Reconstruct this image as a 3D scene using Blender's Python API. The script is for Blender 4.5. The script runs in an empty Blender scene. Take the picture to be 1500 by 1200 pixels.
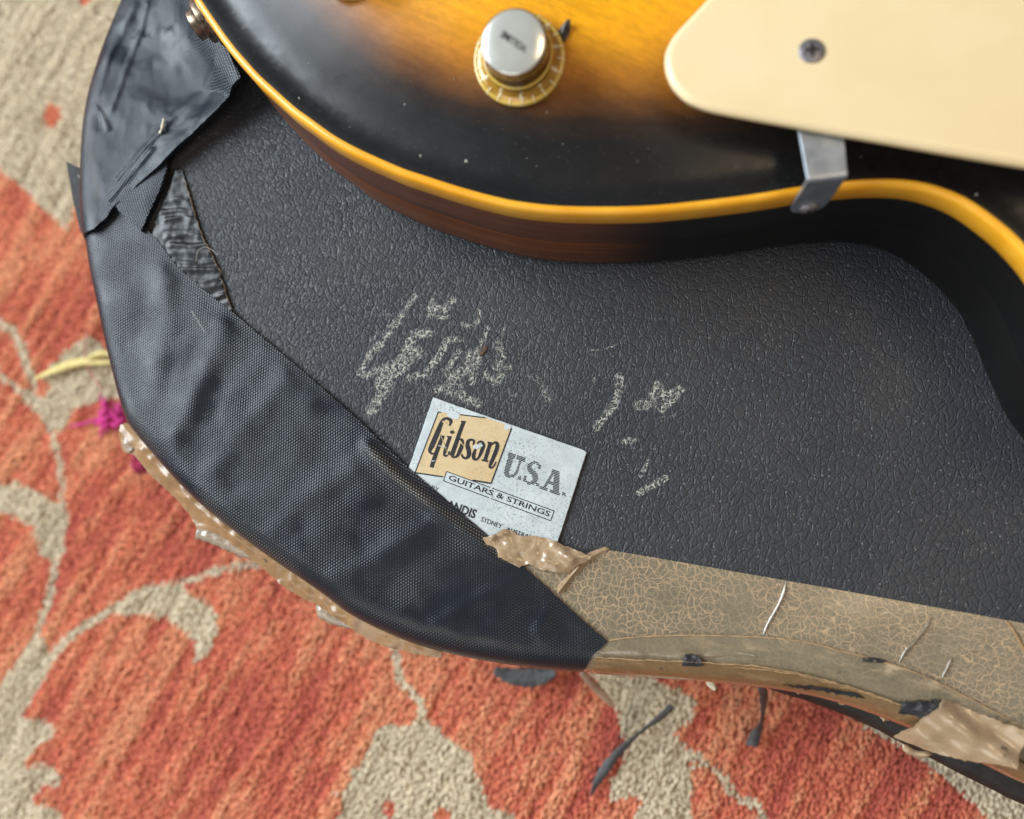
import bpy, math, random
import numpy as np
from mathutils import Vector, Matrix, Quaternion, noise as mnoise
from mathutils.geometry import delaunay_2d_cdt

random.seed(7)
rng = np.random.default_rng(11)
scene = bpy.context.scene
coll = scene.collection

# ------------------------------------------------------------------ camera
ZT = 0.105                    # height of the case lid above the rug (m)
EDGE = ZT + 0.050             # height of the guitar's top edge
FPX = 1133.0                  # focal length in photo pixels (1500 px wide)
CAM = np.array([0.0, 0.0, ZT + 0.270])
NADIR = (880.0, 750.0)        # where the plumb line under the lens meets the picture
d_cam = Vector(((NADIR[0] - 750) / FPX, (600 - NADIR[1]) / FPX, -1.0)).normalized()
Q = d_cam.rotation_difference(Vector((0, 0, -1)))
RM = np.array(Q.to_matrix())
cam_data = bpy.data.cameras.new('camera')
cam = bpy.data.objects.new('camera', cam_data)
coll.objects.link(cam)
cam.matrix_world = Matrix.Translation(Vector(CAM)) @ Q.to_matrix().to_4x4()
cam_data.sensor_width = 36.0
cam_data.lens = 36.0 * FPX / 1500.0
cam_data.clip_start = 0.01
cam_data.clip_end = 50.0
cam_data.dof.use_dof = True
cam_data.dof.focus_distance = 0.270
cam_data.dof.aperture_fstop = 4.2
scene.camera = cam

# ------------------------------------------------------------------ room light
world = bpy.data.worlds.new('World')
scene.world = world
world.use_nodes = True
bg = world.node_tree.nodes['Background']
bg.inputs['Color'].default_value = (0.96, 0.95, 1.0, 1)
bg.inputs['Strength'].default_value = 0.16


def area_light(name, loc, target, size, size_y, power, color):
    l = bpy.data.lights.new(name, 'AREA')
    l.shape = 'RECTANGLE'; l.size = size; l.size_y = size_y
    l.energy = power; l.color = color
    o = bpy.data.objects.new(name, l); coll.objects.link(o)
    o.location = loc
    o.rotation_euler = (Vector(target) - Vector(loc)).to_track_quat('-Z', 'Y').to_euler()
    return o


area_light('window_light', (-1.70, 0.52, 1.24), (0, 0, 0.1), 1.6, 1.25, 90.0, (0.84, 0.93, 1.0))
area_light('far_window_light', (-0.7, -1.7, 1.6), (0, 0, 0.1), 1.6, 1.2, 15.0, (1.0, 0.96, 0.90))
area_light('room_lamp', (1.0, 0.15, 2.2), (0, 0, 0.1), 0.8, 0.8, 11.0, (1.0, 0.74, 0.46))

scene.view_settings.view_transform = 'Standard'
scene.view_settings.look = 'None'
scene.view_settings.exposure = 0.0
scene.view_settings.gamma = 1.0
scene.view_settings.use_curve_mapping = False
scene.cycles.max_bounces = 8
try:
    scene.cycles.use_denoising = True
    scene.cycles.denoiser = 'OPENIMAGEDENOISE'
    scene.cycles.denoising_prefilter = 'ACCURATE'
except Exception:
    pass

# ------------------------------------------------------------------ helpers
def at(px, py, z):
    """photo pixel -> world point on the horizontal plane at height z"""
    r = RM @ np.array([(px - 750) / FPX, (600 - py) / FPX, -1.0])
    t = (z - CAM[2]) / r[2]
    return CAM + r * t


def ats(pts, z):
    p = np.asarray(pts, float)
    c = np.stack([(p[:, 0] - 750) / FPX, (600 - p[:, 1]) / FPX, -np.ones(len(p))], 1)
    r = c @ RM.T
    t = (z - CAM[2]) / r[:, 2]
    return CAM[None] + r * t[:, None]


def crop(pts, ox, oy, s):
    return [(ox + x / s, oy + y / s) for x, y in pts]


def smooth_curve(pts, sub=8, closed=False):
    p = np.asarray(pts, float); n = len(p); out = []
    m = n if closed else n - 1
    for i in range(m):
        if closed:
            a, b, c, d = p[(i - 1) % n], p[i], p[(i + 1) % n], p[(i + 2) % n]
        else:
            a, b, c, d = p[max(i - 1, 0)], p[i], p[i + 1], p[min(i + 2, n - 1)]
        for k in range(sub):
            t = k / sub
            out.append(0.5 * ((2 * b) + (-a + c) * t + (2 * a - 5 * b + 4 * c - d) * t * t + (-a + 3 * b - 3 * c + d) * t ** 3))
    if not closed:
        out.append(p[-1])
    return np.array(out)


def resample(p, step, closed=False):
    p = np.asarray(p, float)
    q = np.vstack([p, p[:1]]) if closed else p
    seg = np.linalg.norm(np.diff(q, axis=0), axis=1)
    s = np.concatenate([[0], np.cumsum(seg)])
    n = max(3, int(round(s[-1] / step)))
    t = np.linspace(0, s[-1], n + 1)
    if closed:
        t = t[:-1]
    return np.stack([np.interp(t, s, q[:, k]) for k in range(p.shape[1])], 1)


def poly_area(p):
    return 0.5 * np.sum(p[:, 0] * np.roll(p[:, 1], -1) - np.roll(p[:, 0], -1) * p[:, 1])


def dist_polyline(P, line, closed=False):
    a = line if closed else line[:-1]
    b = np.roll(line, -1, 0) if closed else line[1:]
    o0 = line.mean(0)
    ax_, ay_ = ((a - o0).T).astype(np.float32); abx, aby = ((b - a).T).astype(np.float32)
    iL = 1.0 / np.maximum(abx * abx + aby * aby, 1e-18)
    out = np.empty(len(P)); Q_ = (P - o0).astype(np.float32)
    for i in range(0, len(P), 1500):
        dx = Q_[i:i + 1500, :1] - ax_[None]; dy = Q_[i:i + 1500, 1:] - ay_[None]
        t = (dx * abx + dy * aby) * iL
        np.clip(t, 0, 1, out=t)
        dx -= t * abx; dy -= t * aby
        dx *= dx; dy *= dy; dx += dy
        out[i:i + 1500] = np.sqrt(dx.min(1))
    return out


def inside(P, poly):
    x, y = P[:, 0], P[:, 1]; r = np.zeros(len(P), bool)
    n = len(poly)
    for i in range(n):
        x1, y1 = poly[i]; x2, y2 = poly[(i + 1) % n]
        if y1 == y2:
            continue
        c = ((y1 > y) != (y2 > y)) & (x < (x2 - x1) * (y - y1) / (y2 - y1) + x1)
        r ^= c
    return r


def sst(x, a, b):
    t = np.clip((x - a) / (b - a), 0, 1)
    return t * t * (3 - 2 * t)


_perm = np.random.default_rng(5).permutation(1024)
_gang = np.random.default_rng(6).uniform(0, 2 * math.pi, 1024)


def _gn(x, y):
    xi = np.floor(x).astype(int); yi = np.floor(y).astype(int); fx = x - xi; fy = y - yi
    def g(ix, iy, dx, dy):
        h = _gang[_perm[(ix + _perm[iy & 1023]) & 1023]]
        return np.cos(h) * dx + np.sin(h) * dy
    u_ = fx ** 3 * (fx * (fx * 6 - 15) + 10); v_ = fy ** 3 * (fy * (fy * 6 - 15) + 10)
    a = g(xi, yi, fx, fy); b = g(xi + 1, yi, fx - 1, fy); c = g(xi, yi + 1, fx, fy - 1); d = g(xi + 1, yi + 1, fx - 1, fy - 1)
    return ((a + (b - a) * u_) * (1 - v_) + (c + (d - c) * u_) * v_) * 1.5


def nz(P, scale, seed=0.0, octv=1):
    x = P[:, 0] * scale + seed * 17.3; y = P[:, 1] * scale - seed * 9.7
    out = np.zeros(len(P)); am = 1.0
    for k in range(octv):
        out += am * _gn(x, y); x = x * 2.03 + 31.7; y = y * 2.03 - 11.3; am *= 0.5
    return out


def grid_points(poly, step):
    lo, hi = poly.min(0), poly.max(0)
    xs = np.arange(lo[0], hi[0], step); ys = np.arange(lo[1], hi[1], step * 0.87)
    g = np.stack(np.meshgrid(xs, ys), -1)
    g[1::2, :, 0] += step * 0.5
    g = g.reshape(-1, 2)
    g = g + rng.uniform(-0.12, 0.12, g.shape) * step
    return g


def triangulate(poly, pts, clear):
    poly = np.asarray(poly)
    if poly_area(poly) < 0:
        poly = poly[::-1]
    if len(pts):
        pts = pts[inside(pts, poly)]
        pts = pts[dist_polyline(pts, poly, True) > clear]
    allp = np.vstack([poly, pts]) if len(pts) else poly
    n = len(poly)
    v, e, f, *_ = delaunay_2d_cdt([Vector(p) for p in allp], [], [list(range(n))], 1, 1e-7)
    V = np.array([[q.x, q.y] for q in v])
    T = np.array([t for t in f if len(t) == 3])
    a, b, c = V[T[:, 0]], V[T[:, 1]], V[T[:, 2]]
    ar = (b[:, 0] - a[:, 0]) * (c[:, 1] - a[:, 1]) - (b[:, 1] - a[:, 1]) * (c[:, 0] - a[:, 0])
    T[ar < 0] = T[ar < 0][:, ::-1]
    return V, T


def mesh_obj(name, V, F, mat, parent=None, smooth=True, attrs=None, cols=None):
    me = bpy.data.meshes.new(name)
    if isinstance(F, np.ndarray):
        V = np.asarray(V, np.float32); k = F.shape[1]
        me.vertices.add(len(V)); me.vertices.foreach_set('co', V.ravel())
        me.loops.add(F.size); me.loops.foreach_set('vertex_index', F.astype(np.int32).ravel())
        me.polygons.add(len(F)); me.polygons.foreach_set('loop_start', np.arange(0, F.size, k, dtype=np.int32))
        me.update(calc_edges=True); me.validate()
    else:
        me.from_pydata([tuple(v) for v in V], [], [tuple(f) for f in F])
    me.polygons.foreach_set('use_smooth', np.full(len(me.polygons), smooth))
    if attrs:
        for k, a in attrs.items():
            at_ = me.attributes.new(k, 'FLOAT', 'POINT')
            at_.data.foreach_set('value', np.asarray(a, np.float32))
    if cols is not None:
        ca = me.color_attributes.new('tint', 'FLOAT_COLOR', 'POINT')
        ca.data.foreach_set('color', np.asarray(cols, np.float32).ravel())
    me.materials.append(mat)
    me.update()
    o = bpy.data.objects.new(name, me)
    coll.objects.link(o)
    if parent is not None:
        set_parent(o, parent)
    return o


def set_parent(o, parent):
    o.parent = parent
    p = parent; off = Vector((0, 0, 0))
    while p is not None:
        if p.type == 'EMPTY':
            off = off + p.location
        p = p.parent
    if parent.type == 'EMPTY':
        o.matrix_parent_inverse = Matrix.Translation(-off)


def tag(o, label=None, cat=None, group=None, kind=None):
    if label: o['label'] = label
    if cat: o['category'] = cat
    if group: o['group'] = group
    if kind: o['kind'] = kind
    return o


def thing(name, loc, label, cat):
    o = bpy.data.objects.new(name, None)
    o.empty_display_size = 0.02
    o.location = loc
    coll.objects.link(o)
    return tag(o, label, cat)


# ------------------------------------------------------------------ materials
class NB:
    def __init__(self, name):
        self.m = bpy.data.materials.new(name); self.m.use_nodes = True
        self.t = self.m.node_tree; self.n = self.t.nodes; self.l = self.t.links
        self.b = self.n['Principled BSDF']

    def new(self, typ, **kw):
        x = self.n.new(typ)
        for k, v in kw.items():
            setattr(x, k, v)
        return x

    def link(self, a, b):
        self.l.new(a, b)

    def put(self, sock, v):
        if isinstance(v, (int, float, tuple, list)):
            sock.default_value = v
        else:
            self.l.new(v, sock)

    def math(self, op, a, b=None, c=None, clamp=False):
        x = self.new('ShaderNodeMath', operation=op); x.use_clamp = clamp
        self.put(x.inputs[0], a)
        if b is not None: self.put(x.inputs[1], b)
        if c is not None: self.put(x.inputs[2], c)
        return x.outputs[0]

    def mapr(self, v, a, b, c=0.0, d=1.0, smooth=True):
        x = self.new('ShaderNodeMapRange')
        x.interpolation_type = 'SMOOTHSTEP' if smooth else 'LINEAR'
        self.put(x.inputs[0], v)
        for i, k in zip((1, 2, 3, 4), (a, b, c, d)):
            x.inputs[i].default_value = k
        return x.outputs[0]

    def mix(self, fac, a, b, blend='MIX'):
        x = self.new('ShaderNodeMix', data_type='RGBA', blend_type=blend)
        self.put(x.inputs[0], fac); self.put(x.inputs[6], a); self.put(x.inputs[7], b)
        return x.outputs[2]

    def obj(self):
        return self.new('ShaderNodeTexCoord').outputs['Object']

    def mapping(self, vec, rot=(0, 0, 0), scale=(1, 1, 1), loc=(0, 0, 0)):
        if rot != (0, 0, 0) and scale != (1, 1, 1):
            vec = self.mapping(vec, rot=rot); rot = (0, 0, 0)
        x = self.new('ShaderNodeMapping')
        self.link(vec, x.inputs[0])
        x.inputs['Location'].default_value = loc
        x.inputs['Rotation'].default_value = rot; x.inputs['Scale'].default_value = scale
        return x.outputs[0]

    def noise(self, vec, scale, detail=2.0, rough=0.5, dist=0.0):
        x = self.new('ShaderNodeTexNoise')
        self.link(vec, x.inputs['Vector'])
        x.inputs['Scale'].default_value = scale; x.inputs['Detail'].default_value = detail
        x.inputs['Roughness'].default_value = rough; x.inputs['Distortion'].default_value = dist
        return x

    def voro(self, vec, scale, feature='DISTANCE_TO_EDGE', rnd=1.0):
        x = self.new('ShaderNodeTexVoronoi', feature=feature, voronoi_dimensions='2D')
        self.link(vec, x.inputs['Vector'])
        x.inputs['Scale'].default_value = scale
        x.inputs['Randomness'].default_value = rnd
        return x

    def attr(self, name):
        return self.new('ShaderNodeAttribute', attribute_name=name)

    def bump(self, h, dist, strength=1.0, normal=None):
        x = self.new('ShaderNodeBump')
        x.inputs['Strength'].default_value = strength; x.inputs['Distance'].default_value = dist
        self.link(h, x.inputs['Height'])
        if normal is not None: self.link(normal, x.inputs['Normal'])
        return x.outputs[0]

    def set(self, **kw):
        names = {'color': 'Base Color', 'rough': 'Roughness', 'metal': 'Metallic', 'normal': 'Normal', 'coat': 'Coat Weight',
                 'coatr': 'Coat Roughness', 'spec': 'Specular IOR Level', 'trans': 'Transmission Weight', 'ior': 'IOR',
                 'coatn': 'Coat Normal', 'sheen': 'Sheen Weight', 'sss': 'Subsurface Weight', 'aniso': 'Anisotropic'}
        for k, v in kw.items():
            s = self.b.inputs[names[k]]
            if k == 'color' and isinstance(v, tuple) and len(v) == 3:
                v = (*v, 1)
            self.put(s, v)
        return self.m


def warped(nb, amount=0.0011, scale=260):
    co = nb.obj()
    n = nb.noise(co, scale, 1.0)
    sub = nb.new('ShaderNodeVectorMath', operation='SUBTRACT'); nb.link(n.outputs['Color'], sub.inputs[0]); sub.inputs[1].default_value = (0.5, 0.5, 0.5)
    sc = nb.new('ShaderNodeVectorMath', operation='SCALE'); nb.link(sub.outputs[0], sc.inputs[0]); sc.inputs['Scale'].default_value = amount
    add = nb.new('ShaderNodeVectorMath', operation='ADD'); nb.link(co, add.inputs[0]); nb.link(sc.outputs[0], add.inputs[1])
    return add.outputs[0]


def mat_leather():
    nb = NB('vinyl_leather')
    co = nb.obj(); w = warped(nb, 0.0036, 240)
    flat = nb.mapping(w, scale=(1.10, 0.86, 0.0), rot=(0, 0, 0.25))
    e1 = nb.voro(flat, 350).outputs['Distance']
    e2 = nb.voro(flat, 860).outputs['Distance']
    h1 = nb.mapr(e1, 0.0, 0.20); h2 = nb.mapr(e2, 0.0, 0.26)
    n = nb.noise(co, 1500, 1.0).outputs['Fac']
    h = nb.math('ADD', nb.math('MULTIPLY', h1, 0.60), nb.math('MULTIPLY', h2, 0.34))
    h = nb.math('ADD', h, nb.math('MULTIPLY', n, 0.30))
    # worn marker: pigment left in the creases of the grain
    paint = nb.attr('paint').outputs['Fac']
    e3 = nb.voro(flat, 1500).outputs['Distance']
    net = nb.math('MAXIMUM', nb.math('MAXIMUM', nb.mapr(e1, 0.085, 0.015), nb.mapr(e2, 0.095, 0.02)), nb.math('MULTIPLY', nb.mapr(e3, 0.12, 0.03), 0.45))
    net = nb.math('MULTIPLY', net, nb.mapr(nb.noise(co, 800, 2.0).outputs['Fac'], 0.36, 0.58))
    br = nb.noise(co, 330, 4.0, 0.7).outputs['Fac']
    amt = nb.mapr(nb.math('SUBTRACT', nb.math('MULTIPLY', paint, 0.91), br), 0.02, 0.46)
    fac = nb.math('MULTIPLY', amt, net, clamp=True)
    dirt = nb.noise(co, 18, 4.0, 0.6).outputs['Fac']
    base = nb.mix(nb.mapr(dirt, 0.35, 0.75), (0.037, 0.040, 0.046, 1), (0.051, 0.0515, 0.053, 1))
    # lint and dust specks
    sp = nb.voro(co, 420, 'F1'); dust = nb.mapr(sp.outputs['Distance'], 0.15, 0.06)
    wn = nb.math('GREATER_THAN', nb.new('ShaderNodeSeparateColor').outputs[0], 0.5)
    sepc = wn.node.inputs[0].links[0].from_node; nb.link(sp.outputs['Color'], sepc.inputs[0])
    wn.node.inputs[1].default_value = 0.86
    dust = nb.math('MULTIPLY', dust, wn)
    base = nb.mix(nb.math('MULTIPLY', dust, 0.5), base, (0.30, 0.29, 0.26, 1))
    col = nb.mix(fac, base, (0.52, 0.51, 0.44, 1))
    ro = nb.math('ADD', nb.mapr(nb.noise(co, 60, 4.0).outputs['Fac'], 0.3, 0.7, 0.33, 0.46), nb.math('MULTIPLY', fac, 0.3))
    return nb.set(color=col, rough=ro, spec=0.24, normal=nb.bump(h, 0.00028, 0.9))


def mat_gaffer(name, rot, tone=(0.014, 0.017, 0.022), rough=0.21, weave=940.0, sp_=0.27):
    nb = NB(name)
    co = nb.obj()
    m = nb.mapping(warped(nb, 0.0008, 90), rot=(0, 0, rot))
    s = nb.new('ShaderNodeSeparateXYZ'); nb.link(m, s.inputs[0])
    k = weave * 2 * math.pi / 1.0
    kx = k / 1.0
    sx = nb.math('SINE', nb.math('MULTIPLY', s.outputs[0], kx))
    # staggered rows: shift each second row by half a stitch
    row = nb.math('FLOOR', nb.math('MULTIPLY', s.outputs[1], weave * 1.15))
    odd = nb.math('MULTIPLY', nb.math('MODULO', row, 2.0), math.pi)
    sx = nb.math('SINE', nb.math('ADD', nb.math('MULTIPLY', s.outputs[0], kx), odd))
    sy = nb.math('ABSOLUTE', nb.math('SINE', nb.math('MULTIPLY', s.outputs[1], weave * 1.15 * math.pi)))
    wv = nb.math('MULTIPLY', nb.math('MULTIPLY_ADD', sx, 0.5, 0.5), sy)
    fade = nb.mapr(nb.noise(co, 45, 2.0).outputs['Fac'], 0.3, 0.6, 0.45, 1.0)
    h = nb.math('MULTIPLY', wv, fade)
    big = nb.noise(co, 120, 4.0, 0.55).outputs['Fac']
    h2 = nb.math('ADD', h, nb.math('MULTIPLY', big, 1.1))
    scuff = nb.mapr(nb.noise(co, 75, 5.0, 0.65).outputs['Fac'], 0.62, 0.78)
    wear = nb.attr('wear').outputs['Fac']
    tips = nb.mapr(wv, 0.45, 0.9)
    col = nb.mix(nb.math('MULTIPLY', scuff, 0.25), (*tone, 1), (0.07, 0.075, 0.08, 1))
    col = nb.mix(nb.math('MULTIPLY', nb.math('MULTIPLY', wear, tips), 0.9, clamp=True), col, (0.34, 0.29, 0.22, 1))
    ro = nb.mapr(nb.noise(co, 30, 4.0).outputs['Fac'], 0.3, 0.7, rough - 0.05, rough + 0.10)
    return nb.set(color=col, rough=ro, spec=sp_, normal=nb.bump(h2, 0.00014, 0.9))


def mat_packing(name, net=1.0, base=(0.208, 0.175, 0.118), line=(0.41, 0.295, 0.178), rough=0.17, wr=0.00012, coat=0.6):
    nb = NB(name)
    co = nb.obj(); w = warped(nb, 0.0042, 260)
    flat = nb.mapping(w, scale=(1.0, 1.0, 0.0))
    e1 = nb.voro(flat, 385).outputs['Distance']
    e2 = nb.voro(flat, 720).outputs['Distance']
    l1 = nb.mapr(e1, 0.095, 0.02); l2 = nb.math('MULTIPLY', nb.mapr(e2, 0.11, 0.01), 0.62)
    ln = nb.math('MAXIMUM', l1, l2)
    patchy = nb.mapr(nb.noise(co, 55, 3.0).outputs['Fac'], 0.30, 0.52, 0.35, 1.0)
    ln = nb.math('MULTIPLY', nb.math('MULTIPLY', ln, patchy), net)
    tone = nb.noise(co, 34, 4.0, 0.6).outputs['Fac']
    b2 = tuple(c * 0.78 for c in base)
    bcol = nb.mix(nb.mapr(tone, 0.3, 0.7), (*base, 1), (*b2, 1))
    sm = nb.mapr(nb.noise(nb.mapping(co, rot=(0, 0, 0.18), scale=(1, 4, 1)), 90, 5.0, 0.65).outputs['Fac'], 0.50, 0.75)
    bcol = nb.mix(nb.math('MULTIPLY', sm, 0.42 * (1.3 - net)), bcol, (*line, 1))
    dk = nb.mapr(nb.noise(nb.mapping(co, rot=(0, 0, 0.2), scale=(0.7, 1.3, 1)), 190, 5.0, 0.75).outputs['Fac'], 0.635, 0.70)
    col = nb.mix(ln, bcol, (*line, 1))
    col = nb.mix(nb.math('MULTIPLY', dk, 0.75 if net < 0.9 else 0.25), col, (0.03, 0.032, 0.034, 1))
    h = nb.math('ADD', nb.math('MULTIPLY', nb.noise(co, 150, 4.0, 0.5).outputs['Fac'], 1.0), nb.math('MULTIPLY', ln, 0.15))
    return nb.set(color=col, rough=rough, spec=0.5, coat=coat, coatr=0.10, normal=nb.bump(h, wr * 2, 0.8))


def mat_plain(name, color, rough=0.5, metal=0.0, var=0.25, scale=200, bump=0.0, spec=0.5, coat=0.0):
    nb = NB(name); co = nb.obj()
    n = nb.noise(co, scale, 4.0, 0.6).outputs['Fac']
    dark = tuple(c * (1 - var) for c in color)
    col = nb.mix(nb.mapr(n, 0.3, 0.7), (*dark, 1), (*color, 1))
    ro = nb.mapr(n, 0.2, 0.8, rough * 0.85, min(1, rough * 1.2))
    nb.set(color=col, rough=ro, metal=metal, spec=spec, coat=coat)
    if bump:
        nb.set(normal=nb.bump(nb.noise(co, scale * 2, 4.0).outputs['Fac'], bump))
    return nb.m


def mat_sunburst():
    nb = NB('sunburst_lacquer'); co = nb.obj()
    d = nb.attr('edge').outputs['Fac']
    n = nb.noise(co, 22, 3.0).outputs['Fac']
    dd = nb.math('ADD', d, nb.math('MULTIPLY', nb.math('SUBTRACT', n, 0.5), 0.010))
    rp = nb.new('ShaderNodeValToRGB')
    nb.link(nb.mapr(dd, 0.0, 0.09, smooth=False), rp.inputs[0])
    cr = rp.color_ramp
    stops = [(0.0, (0.0055, 0.006, 0.0065)), (0.22, (0.0065, 0.0065, 0.0065)), (0.29, (0.025, 0.012, 0.006)),
             (0.36, (0.15, 0.055, 0.010)), (0.45, (0.46, 0.175, 0.012)), (0.58, (0.84, 0.36, 0.006)), (1.0, (0.93, 0.44, 0.004))]
    while len(cr.elements) < len(stops):
        cr.elements.new(0.5)
    for e, (p, c) in zip(cr.elements, stops):
        e.position = p; e.color = (*c, 1)
    g = nb.mapping(co, rot=(0, 0, 0.50), scale=(14, 260, 1))
    gr = nb.noise(g, 3.2, 4.0, 0.6).outputs['Fac']
    fl = nb.noise(nb.mapping(co, rot=(0, 0, 0.50), scale=(140, 260, 1)), 3.0, 3.0, 0.6).outputs['Fac']
    ring = nb.noise(nb.mapping(co, rot=(0, 0, 0.50), scale=(3, 60, 1)), 3.0, 3.0, 0.5, 0.6).outputs['Fac']
    f1 = nb.mapr(gr, 0.35, 0.72, 0.88, 1.08); f2 = nb.mapr(fl, 0.3, 0.7, 0.90, 1.10); f3 = nb.mapr(ring, 0.64, 0.7, 1.0, 0.86)
    f = nb.math('MULTIPLY', nb.math('MULTIPLY', f1, f2), f3)
    sc = nb.new('ShaderNodeVectorMath', operation='SCALE'); nb.link(rp.outputs[0], sc.inputs[0]); nb.link(f, sc.inputs['Scale'])
    dust = nb.mapr(nb.voro(co, 520, 'F1').outputs['Distance'], 0.075, 0.03)
    sel = nb.mapr(nb.noise(co, 900, 0.0).outputs['Fac'], 0.60, 0.64)
    col = nb.mix(nb.math('MULTIPLY', nb.math('MULTIPLY', dust, sel), 0.28), sc.outputs[0], (0.45, 0.42, 0.36, 1))
    haze = nb.noise(co, 40, 5.0, 0.6).outputs['Fac']
    cr_ = nb.mapr(haze, 0.3, 0.7, 0.23, 0.33)
    nb.set(color=col, rough=0.4, spec=0.12, coat=1.0, coatr=cr_)
    nb.set(coatn=nb.bump(nb.noise(co, 60, 3.0).outputs['Fac'], 0.00010, 0.5))
    return nb.m


def mat_mahogany():
    nb = NB('mahogany_side'); co = nb.obj()
    arc = nb.attr('arc').outputs['Fac']
    s = nb.new('ShaderNodeSeparateXYZ'); nb.link(co, s.inputs[0])
    c = nb.new('ShaderNodeCombineXYZ'); nb.link(nb.math('MULTIPLY', arc, 12.0), c.inputs[0]); nb.link(nb.math('MULTIPLY', s.outputs[2], 420.0), c.inputs[1])
    gr = nb.noise(c.outputs[0], 1.0, 4.0, 0.65, 0.4).outputs['Fac']
    c2 = nb.new('ShaderNodeCombineXYZ'); nb.link(nb.math('MULTIPLY', arc, 60.0), c2.inputs[0]); nb.link(nb.math('MULTIPLY', s.outputs[2], 1500.0), c2.inputs[1])
    g2 = nb.noise(c2.outputs[0], 1.0, 3.0, 0.6).outputs['Fac']
    col = nb.mix(nb.mapr(gr, 0.3, 0.7), (0.085, 0.024, 0.008, 1), (0.165, 0.054, 0.017, 1))
    col = nb.mix(nb.math('MULTIPLY', nb.mapr(g2, 0.55, 0.75), 0.5), col, (0.022, 0.008, 0.005, 1))
    # side goes black here: part dark burst, part unlit side painted into the colour
    waist = nb.attr('black').outputs['Fac']
    col = nb.mix(waist, col, (0.006, 0.0055, 0.005, 1))
    return nb.set(color=col, rough=0.42, spec=0.2, coat=0.3, coatr=0.25, normal=nb.bump(g2, 0.00005, 0.6))


M_leather = mat_leather()
M_gaffA = mat_gaffer('gaffer_weave', 0.50)
M_gaffB = mat_gaffer('gaffer_weave_upper', 0.15, (0.010, 0.014, 0.021), 0.18, sp_=0.25)
M_pack = mat_packing('packing_tape_crackled', 1.0)
M_pack2 = mat_packing('packing_tape_smeared', 0.30, (0.205, 0.170, 0.112), (0.40, 0.29, 0.17), 0.15, 0.00016)
M_lip = mat_packing('packing_tape_amber', 0.10, (0.225, 0.135, 0.060), (0.48, 0.31, 0.16), 0.12, 0.00020)
M_crumple = mat_packing('packing_tape_crumpled', 0.12, (0.38, 0.26, 0.15), (0.55, 0.42, 0.29), 0.22, 0.00010, 0.35)
M_tan = mat_packing('packing_tape_tan', 0.0, (0.31, 0.175, 0.078), (0.46, 0.29, 0.155), 0.30, 0.00015, 0.2)
M_tapeedge = mat_plain('tape_edge_tan_highlight', (0.55, 0.36, 0.19), 0.35, var=0.5, scale=500)  # tan tape edge; its beads paint in the highlight line along the edges
M_white = mat_plain('tape_air_crease', (0.62, 0.58, 0.50), 0.2, var=0.25, scale=300, coat=0.5)
M_shiny = mat_plain('black_tape_shiny', (0.035, 0.036, 0.040), 0.24, var=0.5, scale=260, bump=0.00006)
M_peel = mat_plain('black_tape_film', (0.020, 0.021, 0.023), 0.26, var=0.5, scale=160, bump=0.00004, spec=0.35)
M_black = mat_plain('black_cloth', (0.012, 0.012, 0.013), 0.75, var=0.4, scale=400, bump=0.0002)
M_caseside = mat_plain('case_side_vinyl', (0.022, 0.018, 0.015), 0.5, var=0.4, scale=120, bump=0.0003)
M_burst = mat_sunburst()
M_side = mat_mahogany()


def mat_binding():
    nb = NB('aged_binding'); co = nb.obj()
    n = nb.noise(co, 70, 4.0, 0.6).outputs['Fac']
    col = nb.mix(nb.mapr(n, 0.3, 0.75), (0.80, 0.345, 0.010, 1), (0.86, 0.43, 0.028, 1))
    d = nb.mapr(nb.noise(co, 240, 4.0, 0.7).outputs['Fac'], 0.68, 0.76)
    col = nb.mix(nb.math('MULTIPLY', d, 0.5), col, (0.28, 0.12, 0.02, 1))
    return nb.set(color=col, rough=0.35, spec=0.4, coat=0.3, coatr=0.15)


M_bind = mat_binding()
def mat_guard():
    nb = NB('cream_plastic'); co = nb.obj()
    n = nb.noise(co, 14, 4.0, 0.6).outputs['Fac']
    col = nb.mix(nb.mapr(n, 0.3, 0.7), (0.755, 0.585, 0.325, 1), (0.81, 0.655, 0.40, 1))
    s1 = nb.mapr(nb.noise(nb.mapping(co, rot=(0, 0, 0.3), scale=(30, 1100, 1)), 1.0, 3.0, 0.6).outputs['Fac'], 0.66, 0.72)
    s2 = nb.mapr(nb.noise(nb.mapping(co, rot=(0, 0, -0.5), scale=(40, 900, 1), loc=(2, 5, 0)), 1.0, 3.0, 0.6).outputs['Fac'], 0.68, 0.73)
    sc = nb.math('MULTIPLY', nb.math('MAXIMUM', s1, s2), nb.mapr(nb.noise(co, 30, 2.0).outputs['Fac'], 0.4, 0.65))
    d = nb.mapr(nb.noise(co, 420, 4.0, 0.7).outputs['Fac'], 0.67, 0.74)
    col = nb.mix(nb.math('MULTIPLY', nb.math('MAXIMUM', sc, d), 0.22), col, (0.42, 0.30, 0.16, 1))
    return nb.set(color=col, rough=nb.mapr(n, 0.3, 0.7, 0.30, 0.42), spec=0.45, normal=nb.bump(nb.noise(co, 35, 2.0).outputs['Fac'], 0.0002, 0.3))


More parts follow.
